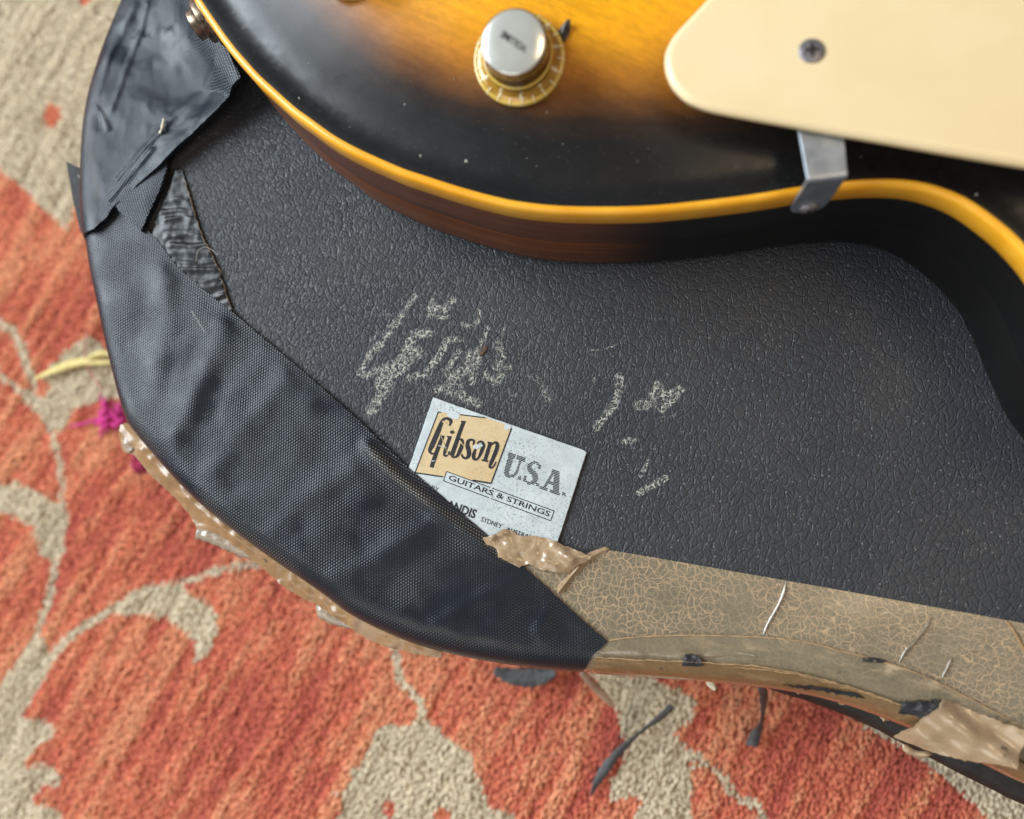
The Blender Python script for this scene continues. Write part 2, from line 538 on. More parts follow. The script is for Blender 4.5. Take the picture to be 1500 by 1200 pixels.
M_guard = mat_guard()
M_guardedge = mat_plain('cream_plastic_edge', (0.72, 0.53, 0.30), 0.4, var=0.1, scale=80)
M_steel = mat_plain('dull_nickel', (0.50, 0.56, 0.62), 0.36, metal=0.85, var=0.22, scale=160, bump=0.00004)
M_screw = mat_plain('oxidised_screw', (0.34, 0.32, 0.33), 0.45, metal=0.6, var=0.5, scale=700, bump=0.0001)
M_pointer = mat_plain('tarnished_pointer', (0.10, 0.085, 0.07), 0.45, metal=0.7, var=0.6, scale=600)
M_hole = mat_plain('slot_dark', (0.02, 0.012, 0.008), 0.8, var=0.3)
M_chip = mat_plain('bare_chip', (0.50, 0.47, 0.40), 0.6, var=0.4, scale=900)
M_cap = mat_plain('silver_cap', (0.86, 0.88, 0.80), 0.2, metal=0.6, var=0.06, scale=120)
M_ink = mat_plain('printed_ink', (0.010, 0.011, 0.014), 0.5, var=0.3, scale=900)
M_greyink = mat_plain('cap_lettering', (0.06, 0.06, 0.06), 0.5, var=0.2)
M_num = mat_plain('skirt_numerals', (0.85, 0.75, 0.45), 0.4, var=0.1)


def mat_goldskirt():
    nb = NB('gold_backed_plastic'); co = nb.obj()
    n = nb.noise(co, 150, 3.0).outputs['Fac']
    col = nb.mix(nb.mapr(n, 0.3, 0.7), (0.36, 0.17, 0.012, 1), (0.50, 0.26, 0.022, 1))
    return nb.set(color=col, rough=0.28, metal=0.35, spec=0.6, coat=1.0, coatr=0.05)


M_gold = mat_goldskirt()
M_amber = mat_plain('clear_amber_rim', (0.70, 0.47, 0.09), 0.12, var=0.1, coat=1.0)
M_capside = mat_plain('amber_cap_side', (0.22, 0.10, 0.012), 0.15, var=0.3, metal=0.3, coat=1.0)


def mat_badge(name, c1, c2, speck=0.5):
    nb = NB(name); co = nb.obj()
    n = nb.noise(co, 90, 5.0, 0.7).outputs['Fac']
    col = nb.mix(nb.mapr(n, 0.3, 0.7), (*c1, 1), (*c2, 1))
    s1 = nb.mapr(nb.noise(co, 1300, 3.0, 0.7).outputs['Fac'], 0.53, 0.66)
    s2 = nb.mapr(nb.noise(nb.mapping(co, rot=(0, 0, 0.6), scale=(70, 1800, 1)), 1.0, 3.0, 0.6).outputs['Fac'], 0.63, 0.70)
    s3 = nb.mapr(nb.noise(nb.mapping(co, rot=(0, 0, -0.9), scale=(60, 1500, 1), loc=(3, 1, 0)), 1.0, 3.0, 0.6).outputs['Fac'], 0.65, 0.71)
    wr = nb.mapr(nb.noise(co, 60, 3.0).outputs['Fac'], 0.35, 0.65)
    f = nb.math('MAXIMUM', s1, nb.math('MULTIPLY', nb.math('MAXIMUM', s2, s3), 0.8))
    f = nb.math('MULTIPLY', f, nb.math('MULTIPLY_ADD', wr, 0.7, 0.3))
    col = nb.mix(nb.math('MULTIPLY', f, speck), col, (0.13, 0.135, 0.13, 1))
    w = nb.mapr(nb.noise(nb.mapping(co, rot=(0, 0, 1.2), scale=(50, 1300, 1)), 1.0, 2.0).outputs['Fac'], 0.67, 0.71)
    col = nb.mix(nb.math('MULTIPLY', w, 0.5), col, (0.72, 0.76, 0.76, 1))
    return nb.set(color=col, rough=0.42, metal=0.25, spec=0.5, normal=nb.bump(nb.noise(co, 500, 3.0).outputs['Fac'], 0.00006, 0.5))


M_badge = mat_badge('badge_foil', (0.50, 0.555, 0.565), (0.62, 0.68, 0.68), 0.75)
M_cream = mat_badge('badge_cream_print', (0.62, 0.46, 0.25), (0.68, 0.53, 0.31), 0.5)
M_fibre = {}


def mat_wool():
    nb = NB('wool_pile')
    c = nb.attr('tint').outputs['Color']
    co = nb.obj()
    n = nb.noise(co, 900, 2.0).outputs['Fac']
    sc = nb.new('ShaderNodeVectorMath', operation='SCALE'); nb.link(c, sc.inputs[0]); nb.link(nb.mapr(n, 0.2, 0.8, 0.85, 1.15), sc.inputs['Scale'])
    return nb.set(color=sc.outputs[0], rough=0.9, spec=0.1)


M_wool = mat_wool()

# ------------------------------------------------------------------ the rug
rug_z = 0.0
RUGPX = 0.004
B = []          # beige areas of the pattern as outlines on the rug


def rp(pts):
    return ats(pts, RUGPX)[:, :2]


def band(pts, w):
    q = smooth_curve(rp(pts), 5)
    return ('line', q, w)


beige = []
beige.append(('poly', rp([(-260, -330), (330, -330), (330, 0), (215, 0), (160, 150), (130, 260), (104, 338), (62, 298), (36, 272), (0, 243), (-260, 120)])))
beige.append(('poly', rp([(58, 560), (99, 513), (134, 490), (169, 515), (220, 560), (200, 578), (146, 583), (111, 601), (95, 632), (78, 625), (60, 600), (30, 575), (48, 566)])))
beige.append(band([(-60, 430), (0, 467), (29, 490), (47, 537), (58, 565)], 0.0034))
beige.append(band([(-60, 500), (0, 542), (35, 572), (76, 618), (85, 648), (96, 700), (98, 740)], 0.0026))
beige.append(('poly', rp([(-80, 720), (0, 710), (28, 703), (61, 717), (93, 736), (105, 750), (98, 813), (84, 822), (65, 810), (54, 773), (28, 754), (0, 745), (-80, 770)])))
beige.append(band([(88, 815), (80, 850), (77, 872), (65, 905), (52, 945)], 0.0030))
beige.append(('poly', crop([(140, 590), (172, 715), (130, 790), (80, 870), (180, 890), (182, 930), (130, 960), (90, 1030), (150, 1010), (205, 1060), (200, 1082), (150, 1085), (100, 1130), (180, 1160), (240, 1230), (300, 1400), (-200, 1400), (-200, 900), (0, 780), (60, 700), (110, 620)], 0, 640, 2.142)))
beige[-1] = ('poly', rp(beige[-1][1]))
beige.append(band(crop([(110, 790), (150, 730), (200, 650), (270, 590), (350, 540), (410, 505)], 0, 640, 2.142), 0.0036))
beige.append(('poly', rp(crop([(385, 510), (470, 455), (560, 450), (590, 475), (650, 505), (690, 545), (692, 600), (655, 692), (620, 690), (622, 640), (590, 600), (520, 560), (450, 550), (380, 550)], 0, 640, 2.142))))
beige.append(band(crop([(560, 458), (640, 430), (720, 405), (800, 392), (900, 380)], 0, 640, 2.142), 0.0026))
beige.append(('poly', rp(crop([(350, 480), (470, 470), (540, 440), (600, 480), (680, 540), (770, 610), (780, 680), (800, 730), (840, 830), (940, 860), (1000, 1000), (1000, 1300), (60, 1300), (160, 900), (200, 800), (150, 770), (210, 770), (240, 680), (300, 600)], 440, 900, 3.0))))
beige.append(band(crop([(430, 120), (440, 250), (490, 320), (540, 380), (545, 450)], 440, 900, 3.0), 0.0030))
beige.append(('poly', rp(crop([(60, 40), (260, 60), (410, 130), (410, 200), (340, 240), (390, 310), (400, 400), (402, 700), (240, 700), (200, 545), (240, 470), (200, 460), (130, 470), (120, 440), (180, 330), (170, 260), (150, 180)], 840, 960, 2.273))))
beige.append(band(crop([(395, 315), (450, 355), (510, 400), (520, 440), (620, 500), (640, 580)], 840, 960, 2.273), 0.0030))
beige.append(('poly', rp(crop([(900, 120), (980, 230), (1100, 295), (1200, 370), (1320, 470), (1420, 560), (1500, 650), (1900, 700), (1900, 500), (1500, 380), (1100, 200)], 840, 960, 2.273))))
red_in = [('dot', rp([(80, 168)])[0], 0.0055), ('dot', rp([(132, -6)])[0], 0.0045), ('dot', rp([(68, 566)])[0], 0.004), ('dot', rp([(575, 1180)])[0], 0.0032), ('dot', rp([(652, 1194)])[0], 0.004),
          ('dot', rp([(-30, 60)])[0], 0.005), ('dot', rp([(60, -120)])[0], 0.008)]


def rug_pattern(P):
    """1 where the knots are undyed wool; jagged by whole knots"""
    d = -np.ones(len(P)) * 1.0
    m = np.zeros(len(P), bool)
    for it in beige:
        if it[0] == 'poly':
            m |= inside(P, it[1])
        else:
            m |= dist_polyline(P, it[1]) < it[2] * 0.5 * 1.25
    for it in red_in:
        m &= ~(np.linalg.norm((P - it[1][None]) * np.array([1, 0.8]), axis=1) < it[2])
    return m


# case outline (needed first so that no pile is wasted under the case)
RIMZ = ZT - 0.008
rim_px = [(268, -150), (228, -70), (192, 15), (162, 90), (142, 158), (134, 220), (132, 300), (139, 380), (156, 465), (173, 540), (192, 608),
          (213, 642), (293, 730), (380, 800), (470, 864), (520, 902), (600, 940), (680, 962), (760, 976), (850, 985), (950, 992), (1050, 1000),
          (1150, 1012), (1230, 1030), (1300, 1054), (1380, 1088), (1460, 1128), (1540, 1165), (1700, 1225), (1900, 1275), (2100, 1290), (2250, 1240), (2330, 1080),
          (2350, 700), (2330, 0), (2250, -500), (2050, -700), (1500, -800), (900, -820), (560, -720), (380, -520), (310, -320)]
RIM = resample(smooth_curve(ats(rim_px, RIMZ)[:, :2], 10, True), 0.0025, True)
if poly_area(RIM) < 0:
    RIM = RIM[::-1]
tan_ = np.roll(RIM, -1, 0) - np.roll(RIM, 1, 0)
tan_ /= np.linalg.norm(tan_, axis=1)[:, None]
RIMN = np.stack([tan_[:, 1], -tan_[:, 0]], 1)      # outward


def rim_r(P):
    return 0.0075 + 0.0065 * sst(P[:, 1], 0.0, -0.075)


def lid_z(P):
    ins = inside(P, RIM)
    d = dist_polyline(P, RIM, True)
    d = np.where(ins, d, 0)
    r = rim_r(P)
    dd = np.minimum(d, r)
    return ZT - r + np.sqrt(np.maximum(r * r - (r - dd) ** 2, 0)), d


th = math.radians(-32)        # direction of the rows of knots
ax = np.array([math.sin(math.radians(30)), math.cos(math.radians(30))])
bx_ = np.array([ax[1], -ax[0]])
SP = 0.00150
u = np.arange(-0.46, 0.46, SP); v = np.arange(-0.46, 0.46, SP * 1.05)
G = np.stack(np.meshgrid(u, v), -1).reshape(-1, 2)
kn = G.copy()
P0 = G[:, :1] * ax[None] + G[:, 1:] * bx_[None]
corner = ats([(-190, -190), (1690, -190), (1690, 1390), (-190, 1390)], 0.0)[:, :2]
keep = inside(P0, corner)
shrunk = RIM - RIMN * 0.030
keep &= ~inside(P0, shrunk)
P0 = P0[keep]; kn = kn[keep]
n_t = len(P0)
mask = rug_pattern(P0)
Pj = P0 + rng.normal(0, 0.00032, P0.shape)
kk = np.round(kn[:, 1] / (SP * 1.05))
row_tone = rng.normal(0, 1, 4000)[(kk.astype(int)) % 4000]
abr = nz(kn * np.array([[6, 60]]), 1.0, 3.1, 3)          # colour bands along the rows
abr2 = nz(kn * np.array([[25, 160]]), 1.0, 9.7, 2)
big = nz(kn, 14, 5.5, 2)
red1 = np.array([0.61, 0.188, 0.110]); red2 = np.array([0.69, 0.305, 0.17]); red3 = np.array([0.47, 0.115, 0.082])
t1 = np.clip(0.52 + 0.60 * abr + 0.50 * abr2 + 0.25 * big + 0.05 * row_tone + rng.normal(0, 0.13, n_t), 0, 1)[:, None]
col = np.where(t1 < 0.5, red3 + (red1 - red3) * (t1 * 2), red1 + (red2 - red1) * (t1 * 2 - 1))
bg1 = np.array([0.62, 0.53, 0.38]); bg2 = np.array([0.52, 0.44, 0.315])
t2 = np.clip(0.5 + 0.7 * abr2 + 0.3 * big, 0, 1)[:, None]
colb = bg2 + (bg1 - bg2) * t2
col = np.where(mask[:, None], colb * 1.06, col * 1.04) * rng.normal(1, 0.08, (n_t, 1)).clip(0.7, 1.3)
hgt = 0.0060 + 0.0011 * abr2 + 0.0005 * abr + rng.normal(0, 0.00018, n_t)
lean = ax[None] * -0.0016 + rng.normal(0, 0.0006, (n_t, 2))
ang = rng.uniform(0, 2 * math.pi, n_t)
ks = 3
VB = np.empty((n_t, ks * 2 + 1, 3))
def tuft_ring(a, rad):                      # tufts lie over along the rows: longer that way than across
    e, f = np.cos(a) * rad * 1.7, np.sin(a) * rad * 0.95
    return e[:, None] * ax[None] + f[:, None] * bx_[None]


for k in range(ks):
    a = ang + k * 2 * math.pi / ks
    VB[:, k, :2] = Pj + tuft_ring(a, 0.00120); VB[:, k, 2] = 0.0034
    VB[:, ks + k, :2] = Pj + tuft_ring(a + 0.3, 0.00088) + lean; VB[:, ks + k, 2] = hgt - 0.0005
VB[:, ks * 2, :2] = Pj + lean; VB[:, ks * 2, 2] = hgt
tri = []
for k in range(ks):
    k2 = (k + 1) % ks
    tri += [(k, k2, ks + k2), (k, ks + k2, ks + k), (ks + k, ks + k2, ks * 2)]
tri = np.array(tri)
FT = (tri[None] + (np.arange(n_t) * (ks * 2 + 1))[:, None, None]).reshape(-1, 3)
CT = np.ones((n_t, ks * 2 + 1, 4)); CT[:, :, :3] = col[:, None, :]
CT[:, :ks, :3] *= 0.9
M_rugbase = mat_plain('rug_backing', (0.36, 0.10, 0.05), 0.95, var=0.4, scale=120, bump=0.001)
rb_v = [(-0.8, -0.7, -0.002), (0.8, -0.7, -0.002), (0.8, 0.7, -0.002), (-0.8, 0.7, -0.002), (-0.8, -0.7, 0.0022), (0.8, -0.7, 0.0022), (0.8, 0.7, 0.0022), (-0.8, 0.7, 0.0022)]
rug = mesh_obj('rug', rb_v, [(0, 3, 2, 1), (4, 5, 6, 7), (0, 1, 5, 4), (1, 2, 6, 5), (2, 3, 7, 6), (3, 0, 4, 7)], M_rugbase, smooth=False)
tag(rug, 'orange red wool rug with beige scroll pattern under the guitar case', 'rug', kind='structure')
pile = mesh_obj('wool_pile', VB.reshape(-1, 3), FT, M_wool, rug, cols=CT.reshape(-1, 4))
tag(pile, kind='stuff')

# ------------------------------------------------------------------ guitar case
case = thing('guitar_case', (float(RIM[:, 0].mean()), float(RIM[:, 1].mean()), 0.004),
             'battered black leatherette guitar case patched with black and brown tape, on the rug', 'guitar case')

# worn marker strokes on the vinyl (photo crops -> lid plane), with half-widths in photo pixels
S = []


def stroke(pts, w, ox=480, oy=400, s=3.75, strength=1.0):
    S.append((ats(crop(pts, ox, oy, s), ZT)[:, :2], w / 4.2e3, strength))


stroke([(478, 130), (410, 230), (340, 290)], 5)
stroke([(330, 230), (370, 250)], 5, strength=.8)
stroke([(400, 250), (330, 340), (270, 420)], 6)
stroke([(240, 370), (280, 330)], 4, strength=.7)
stroke([(270, 400), (200, 500), (180, 550), (240, 560)], 7)
stroke([(230, 560), (300, 520), (370, 490)], 6)
stroke([(550, 330), (470, 340), (440, 420), (400, 480)], 9)
stroke([(480, 440), (390, 510), (320, 570), (300, 600)], 13, strength=1.15)
stroke([(340, 610), (290, 680), (240, 750)], 10)
stroke([(220, 760), (230, 800)], 6, strength=.7)
stroke([(580, 150), (560, 240)], 6); stroke([(560, 200), (640, 200), (690, 150)], 7); stroke([(600, 240), (650, 240)], 5)
stroke([(830, 210), (825, 270), (770, 300), (740, 280)], 4)
stroke([(650, 365), (735, 365)], 5); stroke([(660, 370), (610, 460), (540, 550), (450, 575)], 7); stroke([(720, 430), (670, 510)], 6)
stroke([(880, 300), (850, 370), (810, 440)], 4); stroke([(800, 450), (760, 530), (700, 570)], 10)
stroke([(640, 540), (700, 600), (600, 640)], 7, strength=.9)
stroke([(970, 290), (950, 400)], 3, strength=.8); stroke([(930, 390), (960, 450), (930, 520)], 8, strength=.9)
stroke([(870, 560), (920, 600), (990, 520)], 8, strength=.9)
stroke([(830, 470), (790, 600)], 7, strength=.9)
stroke([(660, 650), (760, 690), (830, 715)], 8, strength=.95); stroke([(730, 600), (740, 670)], 6, strength=.8)
stroke([(1000, 650), (1080, 670)], 8, strength=.65); stroke([(1120, 560), (1180, 620), (1200, 690)], 8, strength=.75); stroke([(1100, 500), (1110, 560)], 4, strength=.6)
stroke([(1000, 430), (1050, 470)], 5, strength=.6); stroke([(1340, 640), (1360, 560)], 4, strength=.6)
c7 = dict(ox=800, oy=400, s=3.0)
stroke([(320, 455), (325, 500), (300, 580), (220, 680)], 7, **c7)
stroke([(215, 450), (200, 520), (150, 545)], 5, strength=.65, **c7); stroke([(250, 560), (270, 600)], 5, strength=.6, **c7)
stroke([(400, 580), (460, 580), (480, 520)], 9, strength=.95, **c7); stroke([(490, 490), (520, 540), (590, 510)], 6, strength=1.1, **c7)
stroke([(590, 515), (550, 560), (510, 600)], 6, strength=1.2, **c7); stroke([(500, 640), (570, 620)], 5, strength=.65, **c7)
stroke([(340, 745), (390, 730)], 6, strength=.95, **c7); stroke([(470, 750), (490, 800)], 4, strength=.6, **c7)
stroke([(450, 830), (415, 890)], 4, strength=1.1, **c7); stroke([(410, 965), (525, 900)], 5, strength=1.6, **c7)
stroke([(190, 340), (260, 335), (320, 310)], 2, strength=.9, **c7); stroke([(700, 380), (710, 360)], 1.5, **c7)
stroke([(0, 430), (20, 560)], 9, strength=.6, **c7)


def paint_at(P):
    m = np.zeros(len(P))
    for line, w, st in S:
        lo, hi = line.min(0) - w * 2.2, line.max(0) + w * 2.2
        k = np.where(((P >= lo) & (P <= hi)).all(1))[0]
        if len(k):
            d = dist_polyline(P[k], line)
            m[k] = np.maximum(m[k], min(st, 1.25) * (1 - sst(d, w * 0.35, w * 2.0)))
    return m


# lid: flat top, rounded rim, straight side down to the seam
insets = [0.0006, 0.0018, 0.0036, 0.006, 0.009, 0.0125]
ringpts = np.vstack([RIM - RIMN * i for i in insets])
vis = ats([(60, -40), (1560, -40), (1560, 1160), (60, 1160)], ZT)[:, :2]
g_c = grid_points(RIM, 0.009)
pz = ats([(500, 400), (1010, 400), (1010, 740), (500, 740)], ZT)[:, :2]
g_f = grid_points(pz, 0.0007)
g_f = g_f[inside(g_f, pz)]
g_c = g_c[~inside(g_c, pz)]
dgc = dist_polyline(g_c, RIM, True)
g_c = g_c[dgc > 0.016]
V2, T = triangulate(RIM, np.vstack([ringpts, g_c, g_f]), 0.0004)
zz, dd_ = lid_z(V2)
zz = zz + np.where(dd_ > 0.02, 0.0, 0.0)
n0 = len(V2)
# side wall of the lid
prof = [(0.0004, -0.004), (0.0012, -0.016), (0.0012, -0.030), (0.0004, -0.034)]
ridx = np.array([np.argmin(((V2 - r[None]) ** 2).sum(1)) for r in RIM])
VV = [np.column_stack([V2, zz])]
FF = [T]
prev = ridx; base_n = n0
for off, dz in prof:
    ring = np.column_stack([RIM + RIMN * off, ZT - rim_r(RIM) + dz])
    VV.append(ring)
    cur = base_n + np.arange(len(RIM)); base_n += len(RIM)
    nx = np.roll(np.arange(len(RIM)), -1)
    FF.append(np.column_stack([prev, cur, cur[nx]])); FF.append(np.column_stack([prev, cur[nx], prev[nx]]))
    prev = cur
VL = np.vstack(VV); FL = np.vstack(FF)
pa = np.zeros(len(VL)); pa[:n0] = paint_at(V2)
lid = mesh_obj('lid', VL, FL, M_leather, case, attrs={'paint': pa})
tag(lid, 'black grained leatherette lid with worn pale marker scrawl')

# lower half of the case, proud of the lid towards the lower right
base_px = [(1050, 992), (1150, 1016), (1250, 1052), (1340, 1098), (1420, 1140), (1500, 1178), (1600, 1215), (1750, 1262), (1950, 1300)]
bl = smooth_curve(ats(base_px, 0.06)[:, :2], 8)
BASE = RIM + RIMN * 0.0006
dline = dist_polyline(BASE, bl)
out2 = BASE.copy()
for i in range(len(BASE)):
    j = np.argmin(((bl - BASE[i]) ** 2).sum(1))
    dv = bl[j] - BASE[i]
    proj = float(dv @ RIMN[i])
    if dline[i] < 0.022 and proj > 0:
        out2[i] = BASE[i] + RIMN[i] * proj * float(sst(np.array([BASE[i, 0]]), 0.03, 0.07)[0])
VV = []; FF = []; nR = len(RIM)
levels = [(-0.0035, 0.0655), (0.0, 0.062), (0.0005, 0.045), (0.0, 0.012), (-0.006, 0.004)]
for k, (off, z) in enumerate(levels):
    VV.append(np.column_stack([out2 + RIMN * off, np.full(nR, z)]))
    if k:
        a = np.arange(nR) + (k - 1) * nR; b = a + nR; nx = np.roll(np.arange(nR), -1)
        FF += [np.column_stack([a, b, b[nx]]), np.column_stack([a, b[nx], a[nx]])]
nv = nR * len(levels)
VV.append(np.array([[RIM[:, 0].mean(), RIM[:, 1].mean(), 0.0655], [RIM[:, 0].mean(), RIM[:, 1].mean(), 0.004]]))
a = np.arange(nR); nx = np.roll(a, -1)
FF.append(np.column_stack([a, a[nx], np.full(nR, nv)]))
b = a + nR * (len(levels) - 1)
FF.append(np.column_stack([b[nx], b, np.full(nR, nv + 1)]))
mesh_obj('lower_shell', np.vstack(VV), np.vstack(FF), M_caseside, case)


# ------------------------------------------------------------------ tape laid on the lid
def sheet(name, px, mat, lift=0.0004, step=0.0015, ridges=(), bumps=(), noise_amp=0.0, noise_scale=60, fine=0.0, fine_scale=250, seed=1.0,
          rag=0.0, skirt=0.0, zplane=None, wear=(), zfun=None, parent=None, thick=0.0003, smooth_edge=False, pin=None, pz=None, flat_shade=False, ridged=0.0):
    pl = smooth_curve(px, 5, True) if smooth_edge else np.asarray(px, float)
    poly = ats(pl, ZT if zplane is None else zplane)[:, :2] if pz is None else np.array([at(x, y, ZT + q)[:2] for (x, y), q in zip(pl, pz)])
    if poly_area(poly) < 0:
        poly = poly[::-1]
    poly = resample(poly, step * 0.8, True)
    if rag:
        poly = poly + np.column_stack([nz(poly, 700, seed, 2), nz(poly, 700, seed + 9, 2)]) * rag
    if zfun is None:                       # tape that reaches over the rim is trimmed to it and turned down
        ins = inside(poly, RIM)
        dr = dist_polyline(poly, RIM, True)
        for i in np.where((~ins) | (dr < 0.0022))[0]:
            j = np.argmin(((RIM - poly[i]) ** 2).sum(1))
            poly[i] = RIM[j]
        keep_ = np.r_[True, np.linalg.norm(np.diff(poly, axis=0), axis=1) > step * 0.15]
        poly = poly[keep_]
    pts = grid_points(poly, step)
    if zfun is None:
        near = RIM[dist_polyline(RIM, poly, True) < 0.002]
        if len(near):
            k = [np.argmin(((RIM - q) ** 2).sum(1)) for q in near]
            pts = np.vstack([pts[dist_polyline(pts, RIM, True) > 0.009]] + [RIM[k] - RIMN[k] * i for i in (0.0006, 0.0018, 0.0036, 0.006, 0.008)])
    V, T = triangulate(poly, pts, step * 0.3)
    if zfun is None:
        z, d = lid_z(V)
        damp = sst(d, 0.001, 0.010)
    else:
        z = zfun(V); d = np.ones(len(V)); damp = np.ones(len(V))
    z = z + lift
    add = np.zeros(len(V))
    if noise_amp: add += nz(V, noise_scale, seed, 2) * noise_amp
    if fine: add += nz(V, fine_scale, seed + 4, 3) * fine
    if ridged:
        add += ridged * (1 - 2.2 * np.abs(nz(V, fine_scale * 0.6, seed + 6, 2)))
    for (pp, w, h) in ridges:
        line = ats(pp, ZT if zplane is None else zplane)[:, :2]
        add += h * np.exp(-(dist_polyline(V, line) / w) ** 2)
    wz = np.zeros(len(V))
    for (pp, w, h) in wear:
        line = ats(pp, ZT if zplane is None else zplane)[:, :2]
        wz = np.maximum(wz, h * np.exp(-(dist_polyline(V, line) / w) ** 2))
    for f in bumps:
        add += f(V)
    if pin is not None:
        add = add * sst(dist_polyline(V, ats(pin, ZT)[:, :2]), 0.0004, 0.0055)
    z = z + np.maximum(add, -lift * 0.6) * (damp if zfun is None else 1)
    out = np.zeros(len(V))
    X = V.copy()
    if zfun is None:
        e = d < 0.006
        if e.any():
            k = [np.argmin(((RIM - q) ** 2).sum(1)) for q in V[e]]
            X[e] = V[e] + RIMN[k] * (min(lift, 0.0012) * 0.4 * (1 - d[e] / 0.006))[:, None]
    nb_ = len(poly)
    bidx = np.array([np.argmin(((V - q) ** 2).sum(1)) for q in poly])
    VV = [np.column_stack([X, z])]; FF = [T]; base = len(V)
    rimflag = (d[bidx] < 0.0006) & (zfun is None) & (skirt > 0)
    # turned-down edges: real thickness, or a skirt where the tape goes over the rim
    low = np.column_stack([X[bidx], z[bidx] - (thick + lift * 0.5)])
    if rimflag.any():
        kk_ = [np.argmin(((RIM - q) ** 2).sum(1)) for q in poly]
        nr = RIMN[kk_]
        wob = (nz(poly, 90, seed + 2, 2) * 0.22 + 1)
        low[rimflag] = np.column_stack([X[bidx][rimflag] + nr[rimflag] * 0.0008, (z[bidx] - skirt * wob)[rimflag]])
    VV.append(low); VV.append(np.column_stack([X[bidx], z[bidx]]))       # cut edges get their own corner, so the face stays flat up to it
    cur = base + np.arange(nb_); nx = np.roll(np.arange(nb_), -1)
    tp_ = np.where(rimflag, bidx, base + nb_ + np.arange(nb_))
    FF += [np.column_stack([tp_, cur, cur[nx]]), np.column_stack([tp_, cur[nx], tp_[nx]])]
    Vf = np.vstack(VV)
    return mesh_obj(name, Vf, np.vstack(FF), mat, parent or case, smooth=not flat_shade, attrs={'wear': np.r_[wz, wz[bidx], wz[bidx]]})


# crackled brown packing tape along the lower edge of the lid
wide = sheet('packing_tape', [(700, 800), (760, 815), (800, 822), (848, 822), (869, 812), (888, 805), (1000, 824), (1200, 859), (1500, 913), (1700, 950), (1700, 1260), (1540, 1190), (1380, 1110), (1230, 1040), (1050, 1010), (850, 1000), (780, 985), (720, 860)],
             M_pack, 0.0003, 0.003, noise_amp=0.00003, noise_scale=90, skirt=0.006)
tag(wide, 'wide strip of crackled translucent brown packing tape')
ed2 = [(840, 950), (892, 938), (930, 933), (1000, 930), (1060, 931), (1117, 933), (1180, 940), (1230, 953), (1290, 968), (1340, 985), (1400, 1013), (1500, 1066), (1600, 1112), (1700, 1150)]
ed2 = [tuple(q) for q in smooth_curve(ed2, 4)]
lower = sheet('packing_tape', ed2 + [(1700, 1260), (1540, 1190), (1380, 1110), (1230, 1040), (1050, 1010), (850, 1000)], M_pack2, 0.0011, 0.0022,
              noise_amp=0.00022, noise_scale=110, fine=0.00012, seed=2, skirt=0.007)
tag(lower, 'narrower smeared brown tape lapping over the case edge')
ed3 = [(874, 962), (884, 963), (940, 966), (1000, 968), (1050, 971), (1100, 974), (1180, 988), (1260, 1011), (1330, 1036), (1380, 1055), (1460, 1098), (1540, 1140)]
ed3 = [tuple(q) for q in smooth_curve(ed3, 4)]
lip = sheet('packing_tape', ed3 + [(1540, 1190), (1380, 1112), (1230, 1040), (1050, 1010), (862, 1000)], M_lip, 0.0021, 0.0018,
            noise_amp=0.0005, noise_scale=120, fine=0.0003, seed=3, skirt=0.009)
tag(lip, 'amber brown tape rolled over the rim of the lid')


def ribbon(name, px, w, mat, smooth=True, h=0.0004, parent=None, lift=0.0012, taper=True, jitter=0.0, z=None):
    """thin raised bead following the lid (tape edges, creases): triangular section"""
    line = resample(ats(smooth_curve(px, 6), ZT if z is None else z)[:, :2], 0.0012)
    t = np.gradient(line, axis=0); t /= np.linalg.norm(t, axis=1)[:, None]
    nn = np.stack([-t[:, 1], t[:, 0]], 1)
    if jitter:
        line = line + nn * (nz(line, 500, 3.3, 2) * jitter)[:, None]
    m = len(line); s = np.linspace(0, 1, m)
    ww = np.full(m, w)
    if taper: ww = w * np.clip(np.minimum(s, 1 - s) * 9, 0.15, 1) * (1 + 0.35 * nz(line, 260, 7.7))
    zb = (lid_z(line)[0] if z is None else np.full(m, z)) + lift
    A = np.column_stack([line + nn * ww[:, None], zb - 0.0002]); Bm = np.column_stack([line, zb + h * ww / w]); C = np.column_stack([line - nn * ww[:, None], zb - 0.0002])
    V = np.vstack([A, Bm, C]); i = np.arange(m - 1)
    F = np.vstack([np.column_stack([i, i + 1, m + i + 1, m + i]), np.column_stack([m + i, m + i + 1, 2 * m + i + 1, 2 * m + i])])
    return mesh_obj(name, V, F, mat, parent or case, smooth=smooth)


ribbon('tape_edge', ed2[4::2], 0.00022, M_tapeedge, parent=lower, lift=0.0012, h=0.0003, taper=False, jitter=0.0001)
ribbon('tape_edge', ed3[:-8:2], 0.00020, M_tapeedge, parent=lip, lift=0.0025, h=0.0003, taper=False, jitter=0.0003)
ribbon('tape_edge', [(1060, 976), (1150, 984), (1240, 1007), (1310, 1030), (1345, 1040)], 0.00016, M_tapeedge, parent=lip, lift=0.0028, h=0.0002, jitter=0.0004)
ribbon('tape_crease', [(1151, 853), (1146, 872), (1136, 893), (1125, 912), (1117, 931)], 0.00042, M_white, parent=wide, lift=0.0004, h=0.0006)
ribbon('tape_crease', [(1364, 902), (1356, 918), (1340, 938), (1327, 952), (1316, 971)], 0.00055, M_pack2, parent=wide, lift=0.0004, h=0.0007)
ribbon('tape_crease', [(1394, 962), (1388, 977), (1379, 993)], 0.00045, M_pack2, parent=wide, lift=0.0004, h=0.0005)
ribbon('tape_crease', [(1472, 908), (1485, 925), (1496, 945), (1510, 965)], 0.0005, M_tan, parent=wide, lift=0.0004, h=0.0007)
ribbon('tape_crease', [(1030, 958), (1060, 956), (1090, 958), (1110, 962)], 0.0010, M_pack2, parent=lower, lift=0.0012, h=0.0004)

